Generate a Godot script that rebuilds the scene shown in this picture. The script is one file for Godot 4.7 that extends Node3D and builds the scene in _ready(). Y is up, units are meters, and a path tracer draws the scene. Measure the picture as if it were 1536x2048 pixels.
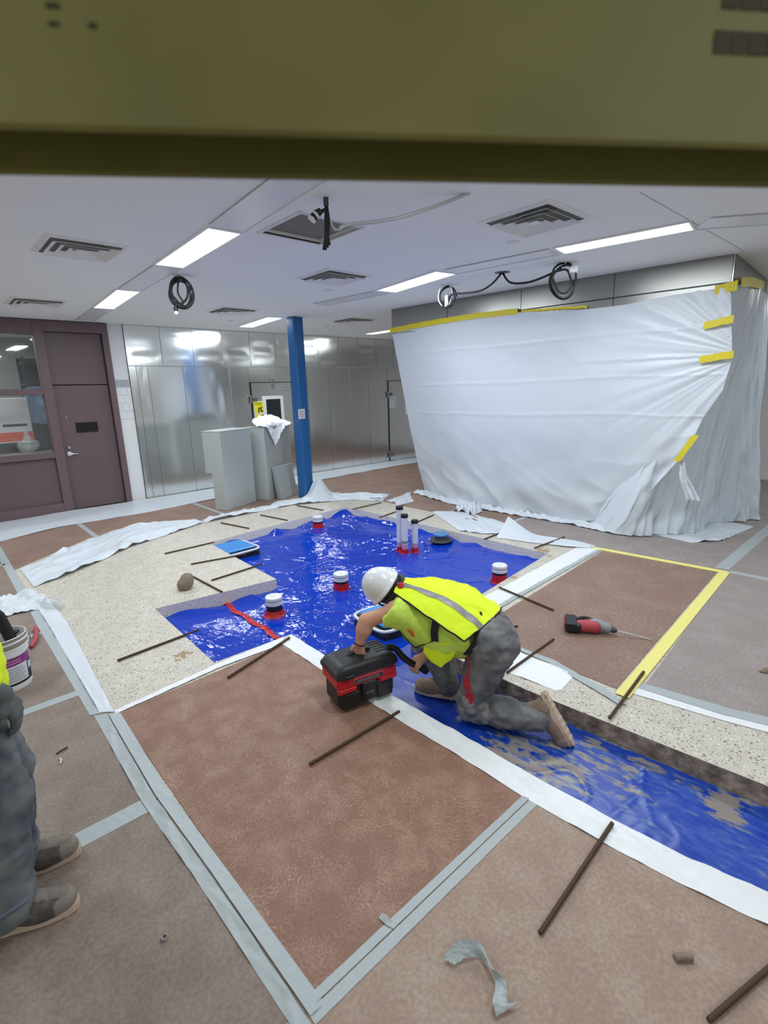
extends Node3D
# A commercial kitchen under repair: a floor pit lined with blue membrane, a kneeling worker, boarded floor.
# x runs along the back wall, -z runs away from the camera towards that wall, y is up; metres.

const CEIL := 3.16      # ceiling height
const WALL_Z := -10.1   # face of the back wall
const PIT_Y := -0.125   # level of the blue membrane
const BOARD := 0.005    # thickness of the floor protection boards

var taken := {}
var mats := {}
var noise_a := FastNoiseLite.new()
var noise_b := FastNoiseLite.new()
var noise_c := FastNoiseLite.new()
var noise_w := FastNoiseLite.new()
var rng := RandomNumberGenerator.new()


# ---------------------------------------------------------------- mesh builder
class MB:
	var v := PackedVector3Array()
	var n := PackedVector3Array()
	var uv := PackedVector2Array()
	var col := PackedColorArray()
	var ix := PackedInt32Array()
	var xf := Transform3D()
	var has_col := false

	func put(p, nn, t = Vector2.ZERO, c = Color.WHITE):
		v.append(xf * p)
		n.append((xf.basis * nn).normalized())
		uv.append(t)
		col.append(c)
		return v.size() - 1

	# counter-clockwise seen from outside
	func tri(a, b, c, ua = null, ub = null, uc = null):
		var nn = (b - a).cross(c - a)
		if nn.length_squared() < 1e-16:
			return
		nn = nn.normalized()
		var an = nn.abs()
		var t = []
		for p in [a, b, c]:
			t.append(Vector2(p.x, p.z) if an.y >= an.x and an.y >= an.z else (Vector2(p.z, p.y) if an.x >= an.z else Vector2(p.x, p.y)))
		var i = put(a, nn, t[0] if ua == null else ua)
		put(b, nn, t[1] if ub == null else ub)
		put(c, nn, t[2] if uc == null else uc)
		ix.append(i)
		ix.append(i + 2)
		ix.append(i + 1)

	func quad(a, b, c, d):
		tri(a, b, c)
		tri(a, c, d)

	func quad_uv(a, b, c, d, r := Rect2(0, 0, 1, 1)):
		var q = [Vector2(r.position.x, r.end.y), r.end, Vector2(r.end.x, r.position.y), r.position]
		tri(a, b, c, q[0], q[1], q[2])
		tri(a, c, d, q[0], q[2], q[3])

	func box(c, s, bev := 0.0, b := Basis()):
		var h = s * 0.5
		if bev <= 0.0:
			var p = []
			for i in 8:
				p.append(c + b * Vector3(h.x * (1 if i & 1 else -1), h.y * (1 if i & 2 else -1), h.z * (1 if i & 4 else -1)))
			quad(p[4], p[5], p[7], p[6])
			quad(p[1], p[0], p[2], p[3])
			quad(p[5], p[1], p[3], p[7])
			quad(p[0], p[4], p[6], p[2])
			quad(p[6], p[7], p[3], p[2])
			quad(p[0], p[1], p[5], p[4])
			return
		var e = min(bev, min(h.x, min(h.y, h.z)) * 0.98)
		var q = func(sx, sy, sz, ax):
			var k = Vector3(sx * (h.x - e), sy * (h.y - e), sz * (h.z - e))
			k[ax] = [sx, sy, sz][ax] * h[ax]
			return c + b * k
		for ax in 3:
			var u = (ax + 1) % 3
			var w = (ax + 2) % 3
			for s1 in [-1, 1]:
				var f = []
				for m in [[-1, -1], [1, -1], [1, 1], [-1, 1]]:
					var t = [0, 0, 0]
					t[ax] = s1
					t[u] = m[0]
					t[w] = m[1]
					f.append(q.call(t[0], t[1], t[2], ax))
				if s1 > 0:
					quad(f[0], f[1], f[2], f[3])
				else:
					quad(f[3], f[2], f[1], f[0])
			# edges between the faces of u and w
			for su in [-1, 1]:
				for sw in [-1, 1]:
					var lo = [0, 0, 0]
					lo[ax] = -1
					lo[u] = su
					lo[w] = sw
					var hi = lo.duplicate()
					hi[ax] = 1
					var a0 = q.call(lo[0], lo[1], lo[2], u)
					var a1 = q.call(hi[0], hi[1], hi[2], u)
					var b0 = q.call(lo[0], lo[1], lo[2], w)
					var b1 = q.call(hi[0], hi[1], hi[2], w)
					if su * sw > 0:
						quad(a0, b0, b1, a1)
					else:
						quad(a1, b1, b0, a0)
		for i in 8:
			var sx = 1 if i & 1 else -1
			var sy = 1 if i & 2 else -1
			var sz = 1 if i & 4 else -1
			var A = q.call(sx, sy, sz, 0)
			var Bq = q.call(sx, sy, sz, 1)
			var D = q.call(sx, sy, sz, 2)
			if sx * sy * sz > 0:
				tri(A, Bq, D)
			else:
				tri(A, D, Bq)

	func span(a, b, bev := 0.0):
		box((a + b) * 0.5, (b - a).abs(), bev)

	# rows[i][j]: smooth surface whose outside is d/dj x d/di unless flipped
	func grid(rows, wrap_i := false, wrap_j := false, flip := false, uvs = null, cols = null):
		var ni = rows.size()
		var nj = rows[0].size()
		var first = v.size()
		for i in ni:
			for j in nj:
				var i0 = (i - 1 + ni) % ni if wrap_i else max(i - 1, 0)
				var i1 = (i + 1) % ni if wrap_i else min(i + 1, ni - 1)
				var j0 = (j - 1 + nj) % nj if wrap_j else max(j - 1, 0)
				var j1 = (j + 1) % nj if wrap_j else min(j + 1, nj - 1)
				var nn = (rows[i][j1] - rows[i][j0]).cross(rows[i1][j] - rows[i0][j])
				if nn.length_squared() < 1e-18:
					nn = Vector3.UP
				nn = nn.normalized() * (-1.0 if flip else 1.0)
				put(rows[i][j], nn, Vector2(float(j) / max(nj - 1, 1), float(i) / max(ni - 1, 1)) if uvs == null else uvs[i][j], Color.WHITE if cols == null else cols[i][j])
		for i in (ni if wrap_i else ni - 1):
			for j in (nj if wrap_j else nj - 1):
				var a = first + i * nj + j
				var b = first + i * nj + (j + 1) % nj
				var c = first + ((i + 1) % ni) * nj + (j + 1) % nj
				var d = first + ((i + 1) % ni) * nj + j
				var o = [a, c, b, a, d, c] if not flip else [a, b, c, a, c, d]
				for k in o:
					ix.append(k)

	# a thin cloth or tape: both faces and the rim of a grid
	func sheet(rows, thick := 0.001, flip := false):
		var ni = rows.size()
		var nj = rows[0].size()
		var under = []
		for i in ni:
			var r = []
			for j in nj:
				var nn = (rows[i][min(j + 1, nj - 1)] - rows[i][max(j - 1, 0)]).cross(rows[min(i + 1, ni - 1)][j] - rows[max(i - 1, 0)][j])
				nn = nn.normalized() * (-1.0 if flip else 1.0)
				r.append(rows[i][j] - nn * thick)
			under.append(r)
		grid(rows, false, false, flip)
		grid(under, false, false, not flip)
		for j in nj - 1:
			quad(rows[0][j], rows[0][j + 1], under[0][j + 1], under[0][j])
			quad(rows[ni - 1][j + 1], rows[ni - 1][j], under[ni - 1][j], under[ni - 1][j + 1])
		for i in ni - 1:
			quad(rows[i + 1][0], rows[i][0], under[i][0], under[i + 1][0])
			quad(rows[i][nj - 1], rows[i + 1][nj - 1], under[i + 1][nj - 1], under[i][nj - 1])

	func tube(pts, r, sides := 10, caps := true, closed := false):
		var rows = []
		var m = pts.size()
		var t0 = (pts[1] - pts[0]).normalized()
		var up = Vector3.UP if abs(t0.y) < 0.9 else Vector3.RIGHT
		var s = t0.cross(up).normalized()
		for i in m:
			var t
			if closed:
				t = (pts[(i + 1) % m] - pts[(i - 1 + m) % m]).normalized()
			else:
				t = (pts[min(i + 1, m - 1)] - pts[max(i - 1, 0)]).normalized()
			s = (s - t * s.dot(t)).normalized()
			var w = t.cross(s)
			var rr = r[i] if r is Array else r
			var row = []
			for k in sides:
				var a = TAU * k / sides
				row.append(pts[i] + (s * cos(a) + w * sin(a)) * rr)
			rows.append(row)
		grid(rows, closed, true, false)
		if caps and not closed:
			for k in sides:
				tri(pts[0], rows[0][(k + 1) % sides], rows[0][k])
				tri(pts[m - 1], rows[m - 1][k], rows[m - 1][(k + 1) % sides])

	# profile: [Vector2(radius, height)] from bottom to top
	func lathe(prof, sides := 24, hard := true):
		var ring = func(p):
			var row = []
			for k in sides:
				var a = -TAU * k / sides
				row.append(Vector3(p.x * cos(a), p.y, p.x * sin(a)))
			return row
		if hard:
			for i in prof.size() - 1:
				grid([ring.call(prof[i]), ring.call(prof[i + 1])], false, true, false)
		else:
			var rows = []
			for p in prof:
				rows.append(ring.call(p))
			grid(rows, false, true, false)

	func disc(c, r, sides := 24, up := true):
		for k in sides:
			var a = TAU * k / sides
			var b = TAU * (k + 1) / sides
			var p = c + Vector3(cos(a), 0, sin(a)) * r
			var q = c + Vector3(cos(b), 0, sin(b)) * r
			if up:
				tri(c, q, p)
			else:
				tri(c, p, q)

	# polygon of Vector2(x, z) pulled up from y0 to y1
	func prism(poly, y0, y1, bottom := true):
		var pg = PackedVector2Array(poly)
		if not Geometry2D.is_polygon_clockwise(pg):
			pg.reverse()
		# clockwise in (x, z) with z down means counter-clockwise from below; make sides outward
		var t = Geometry2D.triangulate_polygon(pg)
		for i in range(0, t.size(), 3):
			var a = pg[t[i]]
			var b = pg[t[i + 1]]
			var c = pg[t[i + 2]]
			var A = Vector3(a.x, y1, a.y)
			var B_ = Vector3(b.x, y1, b.y)
			var C = Vector3(c.x, y1, c.y)
			if (B_ - A).cross(C - A).y < 0:
				var s = B_
				B_ = C
				C = s
			tri(A, B_, C)
			if bottom:
				var d = Vector3(0, y0 - y1, 0)
				tri(A + d, C + d, B_ + d)
		var area = 0.0
		for i in pg.size():
			var a = pg[i]
			var b = pg[(i + 1) % pg.size()]
			area += a.x * b.y - b.x * a.y
		for i in pg.size():
			var a = pg[i]
			var b = pg[(i + 1) % pg.size()]
			var A0 = Vector3(a.x, y0, a.y)
			var B0 = Vector3(b.x, y0, b.y)
			var A1 = Vector3(a.x, y1, a.y)
			var B1 = Vector3(b.x, y1, b.y)
			if area > 0:
				quad(B0, A0, A1, B1)
			else:
				quad(A0, B0, B1, A1)

	func add(o):
		var first = v.size()
		for i in o.v.size():
			v.append(xf * o.v[i])
			n.append((xf.basis * o.n[i]).normalized())
		uv.append_array(o.uv)
		col.append_array(o.col)
		for i in o.ix:
			ix.append(first + i)

	func mesh():
		var a = []
		a.resize(Mesh.ARRAY_MAX)
		a[Mesh.ARRAY_VERTEX] = v
		a[Mesh.ARRAY_NORMAL] = n
		a[Mesh.ARRAY_TEX_UV] = uv
		if has_col:
			a[Mesh.ARRAY_COLOR] = col
		a[Mesh.ARRAY_INDEX] = ix
		var m = ArrayMesh.new()
		m.add_surface_from_arrays(Mesh.PRIMITIVE_TRIANGLES, a)
		return m


# ---------------------------------------------------------------- naming
func numbered(called):
	if not taken.has(called):
		taken[called] = 0
		return called
	taken[called] += 1
	return "%s_%03d" % [called, taken[called]]


func tag(o, label = "", category = "", group = "", kind = ""):
	if label:
		o.set_meta("label", label)
	if category:
		o.set_meta("category", category)
	if group:
		o.set_meta("group", group)
	if kind:
		o.set_meta("kind", kind)
	return o


func thing(called, label, category, at = Vector3.ZERO, turn = 0.0, group = ""):
	var o = Node3D.new()
	o.name = numbered(called)
	add_child(o)
	o.position = at
	o.rotation.y = turn
	return tag(o, label, category, group)


func part(called, mb, m, parent, label = ""):
	var o = MeshInstance3D.new()
	o.name = called
	o.mesh = mb.mesh() if mb is MB else mb
	o.material_override = null
	for s in o.mesh.get_surface_count():
		o.mesh.surface_set_material(s, m)
	parent.add_child(o, true)
	if label:
		o.set_meta("label", label)
	return o


# a thing that is a single mesh: built in world axes, then set on its own base
func single(called, mb, m, label, category, group = ""):
	var lo = mb.v[0]
	var hi = mb.v[0]
	for p in mb.v:
		lo = lo.min(p)
		hi = hi.max(p)
	var base = Vector3((lo.x + hi.x) / 2, lo.y, (lo.z + hi.z) / 2)
	for i in mb.v.size():
		mb.v[i] -= base
	var o = MeshInstance3D.new()
	o.name = numbered(called)
	o.mesh = mb.mesh()
	o.mesh.surface_set_material(0, m)
	o.position = base
	add_child(o)
	return tag(o, label, category, group)


func struct(called, mb, m):
	var o = MeshInstance3D.new()
	o.name = called
	o.mesh = mb.mesh()
	o.mesh.surface_set_material(0, m)
	add_child(o)
	return tag(o, "", "", "", "structure")


func struct_node(called):
	var o = Node3D.new()
	o.name = called
	add_child(o)
	return tag(o, "", "", "", "structure")


# ---------------------------------------------------------------- curves
func spline(pts, per := 6, closed := false):
	var out = []
	var m = pts.size()
	for i in (m if closed else m - 1):
		var p0 = pts[(i - 1 + m) % m] if closed else pts[max(i - 1, 0)]
		var p1 = pts[i]
		var p2 = pts[(i + 1) % m]
		var p3 = pts[(i + 2) % m] if closed else pts[min(i + 2, m - 1)]
		for k in per:
			var t = float(k) / per
			out.append(0.5 * ((2.0 * p1) + (p2 - p0) * t + (2.0 * p0 - 5.0 * p1 + 4.0 * p2 - p3) * t * t + (3.0 * p1 - p0 - 3.0 * p2 + p3) * t * t * t))
	if not closed:
		out.append(pts[m - 1])
	return out


func along(pts, t):
	var total = 0.0
	var l = []
	for i in pts.size() - 1:
		l.append(pts[i].distance_to(pts[i + 1]))
		total += l[-1]
	var s = clampf(t, 0.0, 1.0) * total
	for i in l.size():
		if s <= l[i] or i == l.size() - 1:
			return pts[i].lerp(pts[i + 1], s / max(l[i], 1e-6))
		s -= l[i]
	return pts[-1]


# a cloth between two polylines, lifted by h(u, v, point)
func cloth(A, B_, nu, nv, h, thick := 0.0015):
	var rows = []
	for i in nu + 1:
		var u = float(i) / nu
		var a = along(A, u)
		var b = along(B_, u)
		var row = []
		for j in nv + 1:
			var w = float(j) / nv
			var p = a.lerp(b, w)
			row.append(p + h.call(u, w, p))
		rows.append(row)
	var mb = MB.new()
	var flip = (rows[0][1] - rows[0][0]).cross(rows[1][0] - rows[0][0]).y < 0
	mb.sheet(rows, thick, flip)
	return mb


func xz(list, y):
	var out = []
	for p in list:
		out.append(Vector3(p[0], y, p[1]))
	return out


func flat(list):
	var out = []
	for p in list:
		out.append(Vector2(p[0], p[1]))
	return out


# a strip of tape between two points, w wide, lying at height y
func tape_strip(a, b, w, y, t := 0.0014):
	var d = (b - a).normalized()
	var s = Vector2(-d.y, d.x) * w * 0.5
	var mb = MB.new()
	mb.prism([a - s, b - s, b + s, a + s], y, y + t)
	return mb


# ---------------------------------------------------------------- bodies: smooth union of tapered capsules, meshed as surface nets
func sdf(bones, cell, k := 0.04, clip = null, wrinkle := 0.0, wfreq := 500.0, colour = null):
	var lo = Vector3(1e9, 1e9, 1e9)
	var hi = -lo
	for b in bones:
		var r = max(b[2], b[3]) + cell * 3 + k * 0.3
		lo = lo.min(b[0].min(b[1]) - Vector3.ONE * r)
		hi = hi.max(b[0].max(b[1]) + Vector3.ONE * r)
	var nx = int((hi.x - lo.x) / cell) + 2
	var ny = int((hi.y - lo.y) / cell) + 2
	var nz = int((hi.z - lo.z) / cell) + 2
	var f = PackedFloat32Array()
	f.resize(nx * ny * nz)
	f.fill(9.0)
	for b in bones:
		var a: Vector3 = b[0]
		var ba: Vector3 = b[1] - b[0]
		var bb: float = max(ba.length_squared(), 1e-9)
		var ra: float = b[2]
		var rd: float = b[3] - b[2]
		var m: float = max(b[2], b[3]) + cell * 2 + k
		var l = (b[0].min(b[1]) - Vector3.ONE * m - lo) / cell
		var h = (b[0].max(b[1]) + Vector3.ONE * m - lo) / cell
		for z in range(max(int(l.z), 0), min(int(h.z) + 2, nz)):
			for y in range(max(int(l.y), 0), min(int(h.y) + 2, ny)):
				var at: int = (z * ny + y) * nx
				for x in range(max(int(l.x), 0), min(int(h.x) + 2, nx)):
					var pa: Vector3 = Vector3(x, y, z) * cell + lo - a
					var t: float = clampf(pa.dot(ba) / bb, 0.0, 1.0)
					var d: float = (pa - ba * t).length() - ra - rd * t
					var o: float = f[at + x]
					var e: float = k - absf(o - d)
					var mn: float = minf(o, d)
					if e > 0.0:
						mn -= e * e / (4.0 * k)
					f[at + x] = mn
	if clip != null:
		for z in nz:
			for y in ny:
				var at: int = (z * ny + y) * nx
				for x in nx:
					if f[at + x] < cell * 2.0:
						f[at + x] = max(f[at + x], clip.call(Vector3(x, y, z) * cell + lo))
	var id = {}
	var pts = PackedVector3Array()
	var cells = []
	var off = [0, 1, nx, nx + 1, nx * ny, nx * ny + 1, nx * ny + nx, nx * ny + nx + 1]
	var corner = []
	for c in 8:
		corner.append(Vector3(c & 1, (c >> 1) & 1, (c >> 2) & 1))
	var edges = [[0, 1], [2, 3], [4, 5], [6, 7], [0, 2], [1, 3], [4, 6], [5, 7], [0, 4], [1, 5], [2, 6], [3, 7]]
	for z in nz - 1:
		for y in ny - 1:
			var at: int = (z * ny + y) * nx
			for x in nx - 1:
				var i: int = at + x
				var s0: bool = f[i] < 0.0
				var mixed := false
				for c in range(1, 8):
					if (f[i + off[c]] < 0.0) != s0:
						mixed = true
						break
				if not mixed:
					continue
				var sum := Vector3.ZERO
				var cnt := 0
				for e in edges:
					var fa: float = f[i + off[e[0]]]
					var fb: float = f[i + off[e[1]]]
					if (fa < 0.0) != (fb < 0.0):
						sum += corner[e[0]].lerp(corner[e[1]], fa / (fa - fb))
						cnt += 1
				id[i] = pts.size()
				pts.append((Vector3(x, y, z) + sum / cnt) * cell + lo)
				cells.append(i)
	var tris = PackedInt32Array()
	var steps = [1, nx, nx * ny]
	for i in cells:
		for ax in 3:
			var su: int = steps[(ax + 1) % 3]
			var sv: int = steps[(ax + 2) % 3]
			var j: int = i + steps[ax]
			if (f[i] < 0.0) == (f[j] < 0.0):
				continue
			if not (id.has(i - su) and id.has(i - sv) and id.has(i - su - sv)):
				continue
			var q = [id[i], id[i - su], id[i - su - sv], id[i - sv]]
			if f[i] < 0.0:
				tris.append_array([q[0], q[1], q[2], q[0], q[2], q[3]])
			else:
				tris.append_array([q[0], q[2], q[1], q[0], q[3], q[2]])
	var nrm = _normals(pts, tris)
	if wrinkle > 0.0:
		for i in pts.size():
			var p: Vector3 = pts[i] * wfreq
			var w: float = noise_a.get_noise_3d(p.x, p.y * 1.6, p.z) + 0.5 * (1.0 - 2.0 * absf(noise_b.get_noise_3d(p.x * 1.3, p.y, p.z * 1.3)))
			pts[i] += nrm[i] * w * wrinkle
		nrm = _normals(pts, tris)
	var mb = MB.new()
	mb.v = pts
	mb.n = nrm
	mb.uv.resize(pts.size())
	mb.col.resize(pts.size())
	mb.col.fill(Color.WHITE)
	if colour != null:
		mb.has_col = true
		for i in pts.size():
			mb.col[i] = colour.call(pts[i], nrm[i])
	# tris are counter-clockwise from outside; the engine wants clockwise
	for i in range(0, tris.size(), 3):
		mb.ix.append(tris[i])
		mb.ix.append(tris[i + 2])
		mb.ix.append(tris[i + 1])
	return mb


func _normals(pts, tris):
	var nrm = PackedVector3Array()
	nrm.resize(pts.size())
	for i in range(0, tris.size(), 3):
		var a: Vector3 = pts[tris[i]]
		var fn: Vector3 = (pts[tris[i + 1]] - a).cross(pts[tris[i + 2]] - a)
		nrm[tris[i]] += fn
		nrm[tris[i + 1]] += fn
		nrm[tris[i + 2]] += fn
	for i in nrm.size():
		nrm[i] = nrm[i].normalized()
	return nrm


# ---------------------------------------------------------------- materials
func mat(called, c, rough := 0.6, metal := 0.0, spec := 0.5):
	var m = StandardMaterial3D.new()
	m.resource_name = called
	m.albedo_color = Color8(c[0], c[1], c[2]) if c is Array else c
	m.roughness = rough
	m.metallic = metal
	m.metallic_specular = spec
	mats[called] = m
	return m


func tex(img):
	return ImageTexture.create_from_image(img)


func world_tex(m, t, metres):
	m.albedo_texture = t
	m.uv1_triplanar = true
	m.uv1_world_triplanar = true
	m.uv1_scale = Vector3.ONE / metres
	return m


func noise_img(size, freq, oct, sd, kind = FastNoiseLite.TYPE_SIMPLEX_SMOOTH):
	var nz = FastNoiseLite.new()
	nz.noise_type = kind
	nz.seed = sd
	nz.frequency = freq
	nz.fractal_octaves = oct
	return nz.get_seamless_image(size, size, false, false, 0.1)


func bump(m, img, scale_cm):
	m.heightmap_enabled = true
	m.heightmap_texture = tex(img)
	m.heightmap_scale = scale_cm
	return m


func blend_px(img, x, y, c, a):
	var w = img.get_width()
	var h = img.get_height()
	x = posmod(x, w)
	y = posmod(y, h)
	img.set_pixel(x, y, img.get_pixel(x, y).lerp(c, a))


func stroke(img, a, b, wd, c, alpha):
	var l = a.distance_to(b)
	var steps = int(l) + 1
	var r = int(ceil(wd))
	for i in steps + 1:
		var p = a.lerp(b, float(i) / steps)
		for dy in range(-r, r + 1):
			for dx in range(-r, r + 1):
				var q = Vector2(dx, dy).length()
				if q <= wd:
					blend_px(img, int(p.x) + dx, int(p.y) + dy, c, alpha * rng.randf_range(0.4, 1.0))


# brown hardboard: mottled, dusty, with scuffs and the chevron prints of boot soles
func board_image(w, h, base, dust, sd, prints, px_per_m, dusty):
	rng.seed = sd
	var img = Image.create(w, h, false, Image.FORMAT_RGB8)
	var n1 = FastNoiseLite.new()
	n1.seed = sd
	n1.frequency = 0.006
	n1.fractal_octaves = 4
	var n2 = FastNoiseLite.new()
	n2.seed = sd + 7
	n2.frequency = 0.075
	n2.fractal_octaves = 4
	for y in h:
		for x in w:
			var a: float = n1.get_noise_2d(x, y)
			var b: float = n2.get_noise_2d(x, y)
			var t: float = clampf(dusty + a * 0.55 + b * 0.3, 0.0, 1.0) * 0.6
			var g: float = 1.0 + b * 0.07 + (rng.randf() - 0.5) * 0.05
			img.set_pixel(x, y, Color((base.r + (dust.r - base.r) * t) * g, (base.g + (dust.g - base.g) * t) * g, (base.b + (dust.b - base.b) * t) * g))
	# sole prints: two rows of chevrons under ball and heel
	for k in prints:
		var c = Vector2(rng.randf() * w, rng.randf() * h)
		var ang = rng.randf() * TAU
		var s = px_per_m * rng.randf_range(0.009, 0.013)
		var strength = rng.randf_range(0.2, 0.6)
		for r in rng.randi_range(3, 9):
			for q in rng.randi_range(2, 6):
				if rng.randf() < 0.35:
					continue
				var o = Vector2((q - 2) * 2.0, r * 1.6) * s
				var p = c + o.rotated(ang)
				var d = Vector2(1, 0.6 if q % 2 else -0.6).rotated(ang) * s * rng.randf_range(0.6, 1.0)
				stroke(img, p - d, p + d, max(s * 0.16, 0.8), dust, strength * rng.randf_range(0.2, 0.6))
	# scratches and specks
	for k in prints * 2:
		var p = Vector2(rng.randf() * w, rng.randf() * h)
		var d = Vector2.from_angle(rng.randf() * TAU) * px_per_m * rng.randf_range(0.005, 0.06)
		stroke(img, p, p + d, 0.7, dust, 0.3)
	for k in prints * 4:
		blend_px(img, rng.randi() % w, rng.randi() % h, Color(0.85, 0.82, 0.78), 0.7)
	return img


func terrazzo_image(size):
	rng.seed = 41
	var img = Image.create(size, size, false, Image.FORMAT_RGB8)
	var n1 = noise_img(size, 0.008, 4, 3)
	for y in size:
		for x in size:
			var g = 0.95 + 0.08 * n1.get_pixel(x, y).r + (rng.randf() - 0.5) * 0.05
			img.set_pixel(x, y, Color(0.80 * g, 0.775 * g, 0.725 * g))
	var tones = [Color(0.22, 0.18, 0.15), Color(0.4, 0.34, 0.28), Color(0.58, 0.52, 0.45), Color(0.96, 0.94, 0.9), Color(0.9, 0.86, 0.78), Color(0.66, 0.6, 0.5)]
	for k in 15000:
		var cx = rng.randi() % size
		var cy = rng.randi() % size
		var r = rng.randf_range(0.8, 2.6) if rng.randf() < 0.85 else rng.randf_range(2.6, 4.6)
		var e = rng.randf_range(0.5, 1.0)
		var rot = rng.randf() * PI
		var c = tones[rng.randi() % 6]
		var q = int(ceil(r))
		for dy in range(-q, q + 1):
			for dx in range(-q, q + 1):
				var p = Vector2(dx, dy).rotated(rot)
				if Vector2(p.x, p.y / e).length() <= r:
					blend_px(img, cx + dx, cy + dy, c, 0.8)
	return img


# the trench membrane: blue plastic with dried tan slurry in streaks and puddles; u across, v along
func slurry_image(w, h):
	rng.seed = 77
	var img = Image.create(w, h, false, Image.FORMAT_RGB8)
	var n1 = FastNoiseLite.new()
	n1.seed = 5
	n1.frequency = 0.02
	n1.fractal_octaves = 5
	n1.fractal_gain = 0.6
	var n2 = FastNoiseLite.new()
	n2.seed = 9
	n2.frequency = 0.06
	n2.fractal_octaves = 4
	for y in h:
		var v = float(y) / h
		for x in w:
			var u = float(x) / w
			var wx: float = n2.get_noise_2d(x * 0.35, y * 0.35) * 16.0
			var a: float = n1.get_noise_2d(x * 1.25 + wx, y * 0.6 + wx)
			var b: float = n2.get_noise_2d(x * 1.0, y * 0.4 + 300)
			# where the photo shows mud: beside the kneeling leg and a puddle further along
			var mud: float = exp(-pow((v - 0.32) / 0.075, 2)) * 0.55 * smoothstep(0.85, 0.25, u) + exp(-pow((v - 0.42) / 0.07, 2)) * 0.26 * smoothstep(0.15, 0.5, u) + 0.1 * smoothstep(0.25, 0.4, v)
			mud += exp(-(pow((v - 0.55) / 0.022, 2) + pow((u - 0.82) / 0.16, 2))) * 0.75
			var t: float = smoothstep(0.3, 0.55, mud + a * 0.55 + b * 0.25)
			var thin: float = clampf(0.12 + 0.5 * smoothstep(0.22, 0.4, v) * (0.55 + a * 0.9 + b * 0.8), 0.0, 0.8)
			var c = Color(0.03, 0.2, 0.64).lerp(Color(0.36, 0.45, 0.72), thin)
			img.set_pixel(x, y, c.lerp(Color(0.62, 0.56, 0.49), t * 0.88))
	return img


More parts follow.
